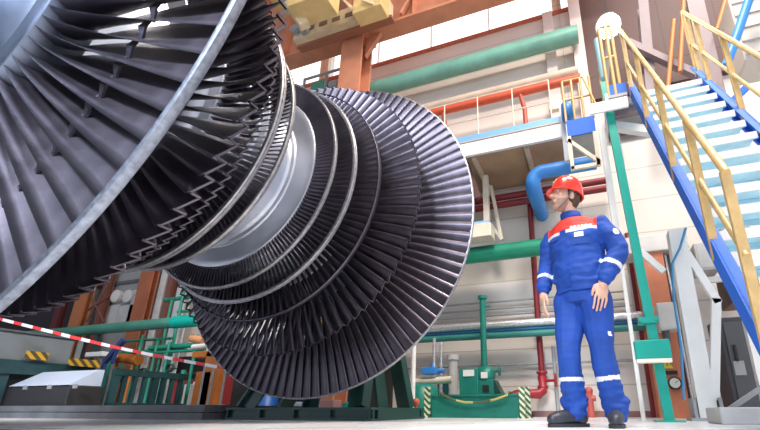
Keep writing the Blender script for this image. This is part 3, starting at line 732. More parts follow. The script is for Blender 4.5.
# dark grey cabinet and grey step behind the stair foot
a, c = P(716, 318, 5.6), P(764, 411, 5.6)
cab = empty('switch_cabinet', ((a.x+c.x)/2+.3, 5.8, 0), 'dark grey switch cabinet with a pale notice behind the stair foot', 'cabinet')
MB().box(a.x, c.x+.6, 5.6, 6.1, 0, a.z, .01).build('body', mat('cabinet_dark',(.05,.052,.058),.5), cab)
MB().box(a.x+.05, c.x+.3, 5.585, 5.6, .10, a.z-.06, .006).build('door', M_GREY if False else mat('door_grey',(.085,.088,.095),.5), cab)
n0, n1 = P(733, 361, 5.58), P(747, 375, 5.58); MB().box(n0.x, n1.x, 5.578, 5.585, n1.z, n0.z).build('notice', mat('notice_grey',(.36,.36,.36),.6), cab)
MB().box(a.x+.10, a.x+.13, 5.56, 5.585, .62, .80, .005).build('handle', M_BLACK, cab)
a = P(722, 424, 3.9); c = P(722, 411, 3.9)
sp = MB().box(a.x, 2.6, 3.9, 4.4, 0, .125, .012).build('concrete_step', M_LGREY); tag(sp, 'low pale grey step block on the floor at the right, below the blue stairs', 'step')
o = MB().bar(P(724, 413, 4.45), P(764, 386, 4.45), .04, .04).build('grey_strut', M_GREY); tag(o, 'slanting grey metal strut rising from the pale step block', 'strut')
# pale ducts and gear behind the stairs
for i, (px0, py0, px1, py1, Y, m, lb) in enumerate(((693,243,722,268,6.4,M_LGREY,'pale grey duct box behind the stairs beside the white column'),(722,205,752,232,6.4,mat('mid_grey',(.42,.40,.38),.5),'mid grey metal box seen through the stair treads'),(726,270,764,300,6.4,mat('rust_brown',(.13,.07,.05),.6),'dark brown steel beam end behind the lower stair treads'))):
    a, c = P(px0, py0, Y), P(px1, py1, Y); o = MB().box(a.x, c.x, Y, Y+.6, c.z, a.z, .015)
    o.box(a.x+.03, c.x-.03, Y-.012, Y, c.z+.03, a.z-.03)
    o = o.build('wall_mounted_duct' if i < 2 else 'beam_end', m); tag(o, lb, 'duct' if i < 2 else 'beam')
# floodlight
lp = P(608, 26, 5.0)
fl = empty('spotlight', lp, 'glaring white spotlight high up above the landing rails', 'spotlight')
d = (Vector((0,0,HC))-lp).normalized()
def along(t, r, k=24):
    u = d.cross(Vector((0,0,1))).normalized(); v = u.cross(d); return [lp+d*t+(u*math.cos(2*PI*i/k)+v*math.sin(2*PI*i/k))*r for i in range(k)]
b = MB(); rs = [(-.16,.06),(-.15,.10),(-.03,.16),(.02,.17),(.02,.155),(0,.15)]
for t, r in rs: b.v += along(t, r)
for i in range(len(rs)-1):
    for j in range(24): b.f.append([i*24+j, i*24+(j+1)%24, (i+1)*24+(j+1)%24, (i+1)*24+j]); b.sm.append(False); b.mi.append(0)
b.f.append(list(range(24))); b.sm.append(False); b.mi.append(0)
b.build('housing', M_LGREY, fl)
b = MB(); b.add(along(.004, .15), [tuple(range(24))]); b.build('lens', mat('lamp_glow', (1,1,1), .3, emit=(1,.97,.93), estr=60), fl)
MB().tube([lp-d*.15, lp-d*.15+Vector((.02,.25,.25)), lp+Vector((.05,YW-5.18,.4))], .03, 8).build('bracket', M_LGREY, fl)
# steelwork high on the right
for i, (p0, p1, w, Y, lb) in enumerate((((653,112),(643,0),.16,6.4,'pale mauve steel column behind the stair head'),((719,106),(692,-12),.24,6.2,'mauve steel column above the right handrail'))):
    o = MB(); a, c = P(*p0, Y), P(*p1, Y); o.bar(a, c, w, .05, (0,1,0)); o.bar(a+Vector((0,.2,0)), c+Vector((0,.2,0)), w, .05, (0,1,0)); o.bar(a+Vector((0,.1,0)), c+Vector((0,.1,0)), .05, .16, (0,1,0))
    o = o.build('steel_column', M_MAUVE); tag(o, lb, 'column')
o = MB().bar(P(628, 43, 6.3), P(700, 77, 6.3), .13, .10).build('cross_brace', M_MAUVE); tag(o, 'slanting mauve brace running behind the two stair handrails', 'brace')
for p0, p1, lb in (((680,72),(684,-5),'thin orange rod left of the mauve column above the handrail'),((717,30),(727,-5),'short thin orange rod at the top right, slanting'),((668,88),(674,20),'thin ochre rod behind the top stair posts')):
    o = MB().tube([P(*p0,6.1), P(*p1,6.1)], .035, 8).build('hanging_rod', mat('rod_orange',(.50,.20,.06),.5)); tag(o, lb, 'rod')
o = MB().tube([P(726,66,4.9), P(736,38,4.9), P(750,-4,4.9)], .055, 10).build('hanging_tube', M_PBLUE); tag(o, 'blue slanting tube at the top right corner behind the handrail', 'tube')
a, c = P(738, 62, 5.2), P(772, -14, 5.2)
o = MB(); o.box(a.x+.08, c.x+.3, 5.2, 5.7, a.z, c.z, .02); 
for k in range(5): z = a.z+(c.z-a.z)*(k+.5)/5; o.box(a.x+.1, c.x+.28, 5.18, 5.2, z-.03, z+.03)
o = o.build('hanging_duct', mat('duct_grey',(.48,.44,.40),.5)); tag(o, 'ribbed grey duct at the top right corner above the stairs', 'duct')
o = MB().bar(P(726,108,4.9), P(748,86,4.9), .07, .07).build('hanging_strut', M_BLUE); tag(o, 'short blue strut below the right handrail by the stringer', 'strut')

# ------------------------------------------------------------------ walkway along the wall
WY = 5.9
zb, zt = P(513, 146.5, WY).z, P(513, 133.5, WY).z
WX0, WX1 = -3.6, P(563, 135, WY).x
walk = empty('wall_walkway', ((WX0+WX1)/2, 6.6, zb), 'long walkway on the back wall with white edge, blue toe board and thin rails', 'walkway')
MB().box(WX0, WX1, WY, WY+.06, zb, zt).build('fascia', M_WHITE, walk)
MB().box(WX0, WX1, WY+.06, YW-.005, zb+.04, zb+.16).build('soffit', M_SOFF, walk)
MB().box(WX0, WX1, WY-.01, WY+.03, zt+.015, zt+.03).build('edge_strip', M_BEIGE, walk)
MB().box(WX0, WX1, WY+.01, WY+.03, zt+.04, zt+.15).build('toe_board', mat('toe_blue',(.18,.42,.72),.45), walk)
MB().box(WX0, WX1, WY+.06, YW-.005, zb+.16, zt).build('deck', M_GREY, walk)
for k in range(8):
    x = WX1-.15-.62*k; MB().tube([(x, WY+.05, zt), (x, WY+.05, zt+.95)], .011, 8).build('rail_post', M_CREAM, walk)
for z in (.5, .95): MB().tube([(WX0, WY+.05, zt+z), (WX1-.15, WY+.05, zt+z)], .010, 8).build('rail', M_CREAM, walk)
for x in (WX1-.6, WX1-1.5): MB().bar((x, WY+.1, zb), (x, YW-.05, zb-.02), .07, .08).build('joist', M_BEIGE, walk)
# small side platform beyond the walkway end
a, c = P(566, 121, 5.4), P(596, 131, 5.4)
sp_ = empty('side_platform', ((a.x+c.x)/2, 5.7, c.z), 'small platform with a bright blue edge board between the walkway and the landing', 'platform')
MB().box(a.x, c.x, 5.4, 5.43, c.z, a.z).build('toe_board', M_BLUE, sp_)
MB().box(a.x, c.x, 5.43, 6.0, c.z, c.z+.04).build('deck', M_GREY, sp_)
for x in (a.x+.02, c.x-.02):
    b = MB(); b.bar((x, 5.42, c.z), (x, 5.42, c.z-.55), .05, .05, (0,1,0)); b.bar((x, 5.45, c.z-.5), (x, 5.97, c.z-.05), .05, .05); b.build('bracket', M_CREAM, sp_)
MB().bar((a.x, 5.42, c.z-.52), (c.x, 5.42, c.z-.52), .05, .05).build('bracket_rail', M_CREAM, sp_)
MB().bar((a.x, 5.42, c.z-.05), (c.x, 5.42, c.z-.5), .05, .05).build('bracket_rail', M_CREAM, sp_)
for k in range(4): x = a.x+(c.x-a.x)*k/3; MB().tube([(x, 5.45, a.z), (x, 5.45, a.z+.75)], .018, 8).build('rail_post', M_RAIL, sp_)
for p0, p1 in (((a.x, 5.45, a.z+.75), (c.x-.08, 5.45, a.z+.75)), ((a.x, 5.45, a.z+.4), (c.x, 5.45, a.z+.4)), ((c.x-.08, 5.45, a.z+.75), (c.x+.05, 5.3, a.z+.05))): MB().tube([p0, p1], .016, 8).build('rail', M_RAIL, sp_)
q = P(568, 111, 5.7); o = MB(); o.lathe([(q.z-.15,.0),(q.z-.15,.10),(q.z+.12,.10),(q.z+.16,.06),(q.z+.16,0)], (q.x,q.y,0), 'Z', 16); o = o.build('blue_canister', M_PBLUE); tag(o, 'small blue canister on the side platform by its rail', 'canister')
o = MB(); a = P(561,103,5.84); c = P(560,163,5.84); o.bar(a, (a.x,5.84,c.z), .07, .07, (0,1,0)); o = o.build('grey_post', mat('post_bluegrey',(.50,.55,.62),.5)); tag(o, 'grey post at the right end of the wall walkway', 'post')
a, c = P(548,102,6.1), P(559,108,6.1); o = MB().box(a.x, c.x, 6.1, 6.2, c.z, a.z, .01); o.box(a.x+.03, a.x+.08, 6.09, 6.1, c.z+.03, a.z-.03); o = o.build('socket_box', M_CREAM); tag(o, 'small cream socket box on the walkway rail end', 'socket box')

# ------------------------------------------------------------------ pipes on the back wall
def hline(px, py, Y, x0, x1, dz=0): z = P(px, py, Y).z+dz; return [(x0, Y, z), (x1, Y, z)]
pipe('wall_mounted_pipe', hline(538, 45, 6.85, P(372,90,6.85).x-.25, P(578,35,6.85).x), .175, M_PGREEN, 'large green pipe high on the wall below the windows', 'pipe', ())
pipe('beige_pipe', hline(505, 89, 7.05, -5, P(578,70,7.05).x), .10, M_BEIGE, 'beige pipe running just above the bright red pipe')
rp = pipe('red_pipe', hline(510, 94.5, 6.75, P(424,117,6.75).x, P(580,75,6.75).x), .085, M_RED, 'bright red pipe above the walkway rails')
zr = P(510, 94.5, 6.75).z
for px, py in ((443,112),(520,92)):
    x = P(px, py, 6.75).x; MB().tube([(x, 6.75, zr-.05), (x+.07, 6.72, zr-.45), (x+.07, 6.72, zt+.02)], .042, 8).build('support', mat('red_support',(.42,.08,.05),.5), rp)
q0, q1 = P(527, 178, 6.2), P(590, 159, 6.2)
zq = P(575,166,6.2).z
bp = pipe('blue_pipe', [(.30, 6.2, zq), (q0.x+.26, 6.2, zq)]+[(q0.x+.26-.17*math.sin(t), 6.2, zq-.17+.17*math.cos(t)) for t in [PI/2*i/6 for i in range(1,7)]]+[(q0.x+.09, 6.22, zq-.22), (q0.x+.09, 6.32, zq-.28), (q0.x+.09, 7.28, zq-.28)], .115, M_PBLUE, 'fat blue pipe with an elbow behind the hard hat', 'pipe')
dp = pipe('dark_red_pipe', hline(513, 195.5, 6.95, -5.5, P(606,178,6.95).x), .062, M_DRED, 'upper of the two dark red pipes behind the head')
dp = pipe('dark_red_pipe', hline(513, 203, 6.95, -5.5, P(606,186,6.95).x), .062, M_DRED, 'lower of the two dark red pipes behind the head')
xv = P(534.5, 270, 7.1).x
M_CRIM = mat('crimson_paint', (.34,.018,.03), .4, 0, .1, 5)
vp = MB(); zc = P(540,381,7.1).z
vp.tube([(xv, 7.1, P(530,200,7.1).z), (xv, 7.1, zc+.05)], .05, 12)
vo = vp.build('red_riser', M_DRED); tag(vo, 'dark red vertical riser pipe on the wall left of the man', 'pipe')
MB().lathe([(zc-.12,.0),(zc-.12,.085),(zc-.08,.085),(zc-.06,.06),(zc+.06,.075),(zc+.10,.06),(zc+.12,.09),(zc+.15,.09),(zc+.15,0)], (xv,7.1,0), 'Z', 16).build('valve', M_CRIM, vo)
MB().tube([(xv, 7.1, zc), (xv+.22, 7.0, zc)], .022, 8).build('valve_stem', M_CRIM, vo)
wx = xv+.22; b = MB(); ringp = [(wx, 7.0+.10*math.cos(2*PI*i/16), zc+.10*math.sin(2*PI*i/16)) for i in range(17)]; b.tube(ringp, .013, 6, False)
for t in range(4): b.tube([(wx,7.0,zc), (wx, 7.0+.1*math.cos(t*PI/2), zc+.1*math.sin(t*PI/2))], .008, 6)
b.build('handwheel', M_CRIM, vo)
xe = P(510, 392, 6.9).x; ze = zc-.20
MB().tube([(xv, 7.1, zc-.1), (xv, 7.08, ze+.06), (xv-.06, 7.05, ze), (xe+.1, 6.95, ze), (xe+.02, 6.93, ze-.03), (xe, 6.92, ze-.12)], .065, 12).build('elbow_run', M_CRIM, vo)
MB().tube([(xe, 6.92, ze-.10), (xe, 6.92, 0)], .045, 10).build('foot_pipe', M_DRED, vo)
pipe('middle_green_pipe', hline(505, 251.5, 6.7, -5.2, P(600,240,6.7).x), .145, mat('mid_green',(.01,.30,.17),.4,0,.12,4), 'green pipe at shoulder height running behind the man', 'pipe', ())
sx1 = P(655, 312, 6.9).x
pipe('foil_pipe', hline(492, 325, 6.9, -6.5, sx1), .065, M_SILVER, 'silver foil wrapped pipe along the wall at the man\'s thighs')
pipe('wall_blue_pipe', hline(487, 331, 6.95, -6.5, sx1), .035, mat('duct_blue',(.05,.20,.42),.5), 'thin blue pipe just below the foil wrapped pipe')
pipe('wall_green_pipe', hline(487, 336, 6.9, -6.5, sx1), .055, mat('teal_green',(.03,.21,.18),.45), 'dark green pipe lowest of the three wall pipes')
for i, (px, py, r, lb) in enumerate(((470,304,.018,'thin grey conduit topmost above the foil pipe'),(470,311,.018,'thin grey conduit just under the topmost one'),(470,317,.022,'thin grey conduit nearest above the foil pipe'),(500,365,.02,'thin grey conduit low on the wall behind the pump'))):
    pipe('wall_conduit', hline(px, py, 7.15, -6.5, .55), r, M_GREY, lb, 'conduit', n=8)
x = P(649, 380, 7.1).x
o = pipe('red_downpipe', [(x, 7.1, 2.9), (x, 7.1, 0)], .042, M_DRED, 'dark red vertical pipe between the man and the orange column', 'pipe', n=10)
MB().tube([(x, 7.1, .75), (x+.32, 7.05, .77)], .03, 8).build('branch', M_DRED, o)
x = P(634, 300, 7.15).x; pipe('pale_downpipe', [(x, 7.15, 2.9), (x, 7.15, 1.2)], .03, M_LGREY, 'pale thin vertical pipe beside the dark red one on the wall', 'pipe', n=8)
x = P(556, 380, 7.2).x; pipe('grey_downpipe', [(x, 7.15, 1.1), (x, 7.15, .05)], .03, M_GREY, 'grey vertical conduit low on the wall left of the legs', 'conduit', n=8)
q = P(590, 402, 6.9); o = MB(); o.tube([(q.x, 6.9, 0), (q.x, 6.9, .38)], .05, 12); o.tube([(q.x-.09, 6.9, .27), (q.x+.09, 6.9, .27)], .045, 10); o.sphere((q.x,6.9,.38), .06, 8); o = o.build('fire_hydrant', mat('hydrant_red',(.50,.10,.08),.5)); tag(o, 'small red hydrant on the floor seen between the man\'s legs', 'hydrant')
# cream brackets under the walkway, left of the red riser
b = MB(); a, c = P(485.5,176,6.6), P(486.5,222,6.6); b.bar(a, (a.x,6.6,c.z), .10, .08, (0,1,0)); o = b.build('cream_hanger', M_CREAM); tag(o, 'cream hanger post under the walkway beside the rotor', 'hanger')
a, c = P(470,222,6.2), P(491,235,6.2); o = MB(); o.box(a.x-.5, c.x, 6.2, 6.5, c.z, a.z-.05, .01); o = o.build('hanging_tray', M_CREAM); tag(o, 'cream tray hanging beside the large blades, above the green pipe', 'tray')
MB().box(a.x-.5, c.x-.03, 6.22, 6.48, a.z-.05, a.z).build('blue_lining', mat('lining_blue',(.30,.50,.70),.5), o)
b = MB(); b.bar(P(491,186,6.8), P(502,240,6.8), .06, .06, (0,1,0)); b.bar(P(491,224,6.8), P(502,240,6.8), .05, .05, (0,1,0)); o = b.build('wall_mount_bracket', M_CREAM); tag(o, 'cream triangular bracket on the wall right of the hanger', 'bracket')
o = MB().bar(P(464,157,6.2), P(479,198,6.2), .09, .08, (0,1,0)).build('hanging_strut', mat('strut_brown',(.12,.05,.04),.6)); tag(o, 'dark brown slanting strut under the walkway touching the rotor outline', 'strut')

# ------------------------------------------------------------------ crane runway, upper left
GY = 6.3
zg0, zg1 = P(345, 53.5, GY+.2).z, 10.3
gd = empty('crane_girder', (-6, GY, zg0), 'salmon coloured steel crane girder under the roof, spanning above the windows', 'girder')
gx1 = 1.0
b = MB(); b.box(-20, gx1, GY-.2, GY+.2, zg0, zg0+.06).box(-20, gx1, GY-.03, GY+.03, zg0+.06, zg1).box(-20, gx1, GY-.2, GY+.2, zg1, zg1+.06); b.build('i_beam', M_SALMON, gd)
for k in range(18):
    x = -14+.85*k
    MB().box(x-.015, x+.015, GY-.19, GY-.03, zg0+.06, zg1).build('stiffener', M_SALMON, gd)
for x in (-5.9, -3.2): MB().bar((x, GY-.22, zg0+.1), (x+.35, GY-.12, zg0+1.0), .10, .06).build('knee_plate', M_SALMON, gd)
cx0, cx1 = P(346, 66, GY).x, P(366, 66, GY).x
oc2 = empty('crane_column', ((cx0+cx1)/2, GY, 0), 'salmon steel column carrying the crane girder, above the rotor', 'column')
b = MB(); b.box(cx0, cx1, GY-.22, GY-.17, 0, zg0).box(cx0, cx1, GY+.17, GY+.22, 0, zg0).box((cx0+cx1)/2-.03, (cx0+cx1)/2+.03, GY-.17, GY+.17, 0, zg0); b.build('shaft', M_SALMON, oc2)
b = MB(); b.prism([(cx1-.02, zg0), (cx1+.35, zg0), (cx1-.02, zg0-.55)], GY-.05, GY+.05, 'XZ'); b.build('bracket', M_SALMON, oc2)
MB().box(cx0-.06, cx1+.06, GY-.26, GY+.26, zg0-.05, zg0-.001).build('cap_plate', M_SALMON, oc2)
# green machine on the ledge before the left windows
a, c = P(306,81,6.9), P(342,93,6.9)
gm_ = empty('green_winch', ((a.x+c.x)/2, 6.9, c.z), 'small green winch behind a grey frame before the windows left of the salmon column', 'winch')
MB().box(a.x+.2, a.x+.68, 6.85, 7.1, c.z-.3, a.z-.16, .03).build('body', mat('winch_green',(.05,.32,.22),.4), gm_)
MB().tube([(a.x+.72, 6.95, a.z-.35), (a.x+.95, 6.95, a.z-.35)], .10, 12).build('drum', M_GREY, gm_)
b = MB(); b.tube([(a.x,6.85,c.z-.4),(a.x,6.85,a.z),(c.x-.05,6.85,a.z),(c.x-.05,6.85,c.z-.4)], .03, 8); b.tube([((a.x+c.x)/2+.1,6.85,a.z),((a.x+c.x)/2+.1,6.85,c.z-.3)], .035, 8); b.build('frame', M_GREY, gm_)
MB().box(a.x-.4, c.x+.05, 6.7, 7.14, c.z-.5, c.z-.38).build('shelf', M_LGREY, gm_)
# yellow crane: end carriage on the girder and bridge beam towards us
q0, q1 = P(296, 44, 5.7), P(386, 10, 5.7)
zc0 = P(340,30,5.7).z+.36
cr = empty('yellow_crane', (q0.x, 5.4, zc0-.25), 'yellow and cream bridge crane at the top, left of the salmon girder', 'crane')
b = MB(); b.box(q0.x-.1, q1.x, 5.7, 6.0, zc0-.20, zc0+.22); ca = b.build('end_carriage', M_CRCREAM, cr)
for k in range(5):
    x = q0.x+.25+.33*k; MB().box(x, x+.20, 5.685, 5.702, zc0-.06, zc0+.05).build('slot', mat('slot_dark',(.22,.15,.08),.7), ca)
MB().box(q0.x-.1, q1.x+.05, 5.85, 6.02, zc0-.26, zc0-.20).build('walk_plate', mat('plate_brown',(.34,.13,.07),.6), cr)
b0, b1 = P(356, 17, 5.5), P(385, 0, 5.5); MB().box(b0.x, b1.x, 5.35, 5.69, b0.z-.08, b0.z+.62, .02).build('motor_box', M_YEL, cr)
b0, b1 = P(303, 24, 5.2), P(340, 2, 5.2); MB().box(b0.x, b1.x, 4.7, 5.2, b0.z-.1, b0.z+1.0, .02).build('gear_box', M_YEL, cr)
MB().bar(P(285, -4, 4.9), P(305, 26, 5.1), .16, .2).build('diagonal', M_CRCREAM, cr)
b = MB(); z = zc0+.5; xb = P(300,0,5.0).x; b.box(xb-1.0, xb-.1, 1.5, 5.6, z, z+.9); b.build('bridge_beam', M_YEL, cr)
for px in (297, 306): 
    q = P(px, 34, 5.7); MB().lathe([(-.05,0),(-.05,.11),(.05,.11),(.05,0)], (q.x, 5.62, q.z+.05), 'Y', 14, False).build('wheel', M_GREY, cr)
for i in range(2):
    p0 = P(340+22*i, -3+3*i, 5.3); p1 = P(352+22*i, 8-4*i, 5.3); MB().bar(p0, p1, .05, .05).build('hand_rail', M_CRCREAM, cr)

# ------------------------------------------------------------------ pump unit
PY = 6.0
x0, x1 = P(431, 405, PY).x, P(519, 405, PY).x; zt_ = P(475, 394.5, PY).z
pu = empty('pump_unit', ((x0+x1)/2, 6.4, 0), 'green pump unit on a tank against the wall, hose draped across its front', 'pump')
b = MB(); b.box(x0, x1, PY, 6.75, 0, zt_, .01); b.box(x0-.02, x1+.02, PY-.02, 6.77, zt_-.02, zt_+.004); b.build('tank', M_GREEN, pu)
def zz(py): return P(470, py, 6.2).z
a, c = P(459, 368, 6.15), P(478.5, 394, 6.15)
MB().box(a.x, c.x, 6.15, 6.6, zt_, a.z-.01, .015).build('control_case', M_GREEN, pu)
n0, n1 = P(463,370,6.14), P(474,376,6.14); MB().box(n0.x, n1.x, 6.135, 6.15, n1.z, n0.z).build('label_plate', M_WHITE, pu)
b = MB(); c1 = P(486, 375, 6.3); b.lathe([(c1.x-.12,0),(c1.x-.12,.13),(c1.x+.08,.13),(c1.x+.10,.10),(c1.x+.13,.06),(c1.x+.13,0)], (0,6.32,c1.z), 'X', 18); b.build('motor', M_GREEN, pu)
a2 = P(480, 383, 6.15); c2 = P(493, 394, 6.15)
b = MB(); b.box(a2.x-.03, c2.x, 6.18, 6.55, zt_, a2.z+.05, .01); b.build('pump_body', M_GREEN, pu)
n0, n1 = P(482,385,6.14), P(488.5,392,6.14); MB().box(n0.x, n1.x, 6.165, 6.185, n1.z, n0.z).build('inlet', M_BLACK, pu)
n0, n1 = P(480.5,372,6.14), P(487,378,6.14); MB().box(n0.x, n1.x, 6.155, 6.185, n1.z, n0.z).build('label_plate', M_WHITE, pu)
a3, c3 = P(493, 380, 6.3), P(503, 394, 6.3); b = MB(); b.prism([(a3.x, zt_), (c3.x, zt_), (a3.x+.03, a3.z)], 6.22, 6.5, 'XZ'); b.build('guard', M_DGREEN, pu)
xr = P(483.5, 340, 6.45).x; zt2 = P(482.5, 296, 6.45).z
b = MB(); b.tube([(xr, 6.45, zt_+.2), (xr, 6.45, zt2)], .05, 12); b.tube([(xr, 6.45, zt2-.05), (xr, 6.45, zt2)], .075, 12, smooth=False); b.tube([(xr,6.45,zt2-.18),(xr+.12,6.45,zt2-.18)], .018, 8); b.build('riser', M_GREEN, pu)
b = MB(); q = P(497, 371, 6.3); b.tube([(q.x-.12,6.3,q.z),(q.x+.05,6.3,q.z)], .02, 8); b.lathe([(q.x+.03,.07),(q.x+.05,.07),(q.x+.05,.05),(q.x+.03,.05)], (0,6.3,q.z), 'X', 14, close=True); b.build('hand_valve', M_GREEN, pu)
hs = MB(); pts = [P(*p, PY-.045) for p in ((440,394),(452,399.5),(465,402.5),(480,402.5),(495,399.5),(508,395))]; pts = [Vector((pts[0].x-.02, PY+.12, zt_+.022)), Vector((pts[0].x, PY-.01, zt_+.022))]+pts+[Vector((pts[-1].x, PY-.01, zt_+.022)), Vector((pts[-1].x+.02, PY+.12, zt_+.022))]; hs.tube(pts, .016, 8); o = hs.build('hose', stripe_mat('hose_yellow',(.55,.48,.16),(.10,.12,.06),.5)); tag(o, 'yellow hose draped across the front of the green pump tank', 'hose')
pl = MB(); a = P(425, 384, 6.3); pl.lathe([(0,0),(0,.23),(.05,.24),(a.z-.06,.24),(a.z,.14),(a.z,0)], (a.x-.05,6.35,0), 'Z', 20); o = pl.build('green_drum', M_GREEN); tag(o, 'upright green drum left of the pump tank', 'drum')
m_chk = stripe_mat('hazard_chain', (.03,.12,.08), (.70,.72,.45), .085, axis='Z', diag='X')
for px, lb in ((427.5,'striped guard post at the left end of the pump tank'),(521.5,'striped guard post touching the right end of the pump tank'),(527,'striped guard post furthest right of the pump, by the wall')):
    a = P(px, 387, 5.93 if px < 525 else 6.3); o = MB().box(a.x-.035, a.x+.035, a.y-.035, a.y+.035, 0, a.z); o.box(a.x-.06, a.x+.06, a.y-.06, a.y+.06, 0, .015); o = o.build('guard_post', m_chk); tag(o, lb, 'post', 'guard posts round the pump')
x = P(453, 370, 6.92).x; o = MB(); o.tube([(x,6.92,0),(x,6.92,P(453,357,6.92).z)], .08, 14); o.tube([(x,6.92,P(453,360,6.92).z),(x,6.92,P(453,355,6.92).z)], .105, 14); o = o.build('pale_standpipe', M_LGREY); tag(o, 'pale upright pipe with a cap behind the pump, left of its case', 'pipe')
pipe('cream_pipe', [P(408,382.5,6.5), P(452,379.5,6.5)], .055, M_CREAM, 'cream pipe coming out left of the pump at its case height', n=12)
for px, top_, lb in ((434,338,'left of two silver conduits rising behind the pump'),(441,342,'right of two silver conduits rising behind the pump')):
    x = P(px, 370, 6.82).x; pipe('flex_conduit', [(x,6.82,0),(x,6.82,P(px,top_,6.82).z)], .03, M_SILVER, lb, 'conduit', n=10)
q = P(431, 371, 6.45); o = MB(); o.box(q.x-.15, q.x+.10, 6.4, 6.6, q.z-.05, q.z+.05, .01); o.tube([(q.x,6.5,q.z+.05),(q.x,6.5,q.z+.12)], .03, 8); o.tube([(q.x+.1,6.5,q.z),(q.x+.22,6.5,q.z)], .035, 8); o = o.build('blue_valve', M_PBLUE); tag(o, 'blue valve body left of the pump above the cream pipe', 'valve')
a, c = P(434, 376, 6.6), P(449, 394, 6.6); o = MB().box(a.x-.06, c.x-.1, 6.90, 7.05, 0, a.z, .01); o.box(a.x-.04,c.x-.12,6.88,6.90,.3,a.z-.03); o = o.build('dark_pump_case', mat('case_teal',(.01,.08,.09),.5)); tag(o, 'dark teal case behind the left end of the pump tank', 'case')
x = P(413, 380, 5.6).x; o = MB().tube([(x,5.6,0),(x,5.6,P(412,344,5.6).z)], .035, 10); o.box(x-.08,x+.08,5.52,5.68,0,.02); o = o.build('white_pole', M_WHITE); tag(o, 'white pole standing just right of the rotor stand', 'pole')
q = P(416, 402, 5.4); o = MB(); o.sphere((q.x,5.4,q.z), .05, 8); o.tube([(q.x,5.4,0),(q.x,5.4,q.z)], .025, 8); o = o.build('red_knob_stub', mat('knob_red',(.55,.10,.05),.4)); tag(o, 'small red capped stub at the foot of the white pole', 'stub')

# ------------------------------------------------------------------ left side: plinth and machinery
struct('trim_4', MB().box(-25.5, -4.22, 3.75, 6.2, 0, .075).box(-25.5, -4.22, 3.77, 6.2, .082, .16), M_CONC)
PZ = .16
# pale-lidded box on the plinth
a, c = P(8, 388, 3.95), P(66, 400, 3.95)
wb = empty('lidded_box', ((a.x+c.x)/2, 4.1, PZ), 'dark low box with a pale blue-white sloping lid, on the plinth at the left', 'box')
MB().box(a.x, c.x, 3.95, 4.4, PZ, a.z+.01, .01).build('body', mat('box_black',(.03,.028,.03),.5), wb)
zl = P(60, 371.5, 4.3).z
b = MB(); b.prism([(3.93, a.z+.02), (4.30, zl), (4.36, zl), (4.36, a.z+.02)], a.x+.05, c.x-.02); b.build('lid', mat('lid_pale',(.55,.62,.74),.35), wb)
for k in range(3): x = a.x+.4+.55*k; MB().box(x, x+.08, 3.93, 3.95, a.z-.03, a.z+.03).build('latch', M_GREY, wb)
# grey container with dark base rail
xg = -8.4
g0, g1, g2 = PX(0, 329, xg), PX(75, 340, xg), PX(73, 364, xg)
gc = empty('grey_container', (xg-.8, 4.4, PZ), 'plain grey sheet metal container at the far left, behind the tape', 'container')
MB().box(xg-1.6, xg, 3.0, g1.y, g2.z-.02, g1.z, .01).build('body', mat('container_grey', (.17,.19,.20), .5, 0, .15, 3), gc)
MB().box(xg-1.6, xg+.03, 2.95, g1.y+.05, g1.z, g1.z+.03).build('top_edge', M_DGREY, gc)
MB().box(xg-1.6, xg+.06, 2.9, g1.y+.4, g2.z-.22, g2.z-.02).build('base_rail', M_DTEAL, gc)
for y in (3.85, 4.4, g1.y): MB().box(xg-.1, xg+.02, y-.07, y+.07, PZ if y > 3.8 else PZ, g2.z-.22).build('leg', M_DTEAL, gc)
MB().bar((xg+.03, g1.y+.08, g2.z-.2), (xg+.03, g1.y+.08, g1.z+.03), .05, .06, (0,1,0)).build('corner_post', mat('container_grey', (.17,.19,.20)), gc)
m_haz = stripe_mat('hazard_yellow', (.55,.31,.02), (.08,.06,.03), .14, axis='Y', diag='Z')
for (p0, p1, lb) in (((26,354),(47,361),'left of two yellow striped plates on the dark rail, under the grey container'),((69,361),(99,367),'right of two yellow striped plates on the dark rail, beyond the container')):
    a = PX(*p0, xg+.12); c = PX(*p1, xg+.12)
    o = MB().box(xg+.10, xg+.13, a.y, c.y, a.z-.07, a.z+.05).build('hazard_plate', m_haz); tag(o, lb, 'plate', 'hazard plates')
# dark green guard railing running back
xr = -7.0
r0, r1 = PX(72, 371, xr), PX(228, 379, xr)
gr = empty('guard_railing', (xr, (r0.y+r1.y)/2, PZ), 'dark teal guard railing with close upright bars on the plinth', 'railing')
zt3 = r1.z+.02; yb_ = 5.75; ya_ = 4.5
MB().box(xr-.04, xr+.04, ya_, yb_, zt3-.10, zt3).build('top_rail', M_DTEAL, gr)
MB().box(xr-.04, xr+.04, ya_, yb_, PZ, PZ+.05).build('bottom_rail', M_DTEAL, gr)
k = 0; y = ya_
while y < yb_: MB().box(xr-.03, xr+.03, y, y+(.10 if k % 4 == 0 else .055), PZ+.05, zt3-.10).build('bar', M_DTEAL if k % 3 else mat('bar_teal',(.02,.07,.075),.45), gr); y += .16; k += 1
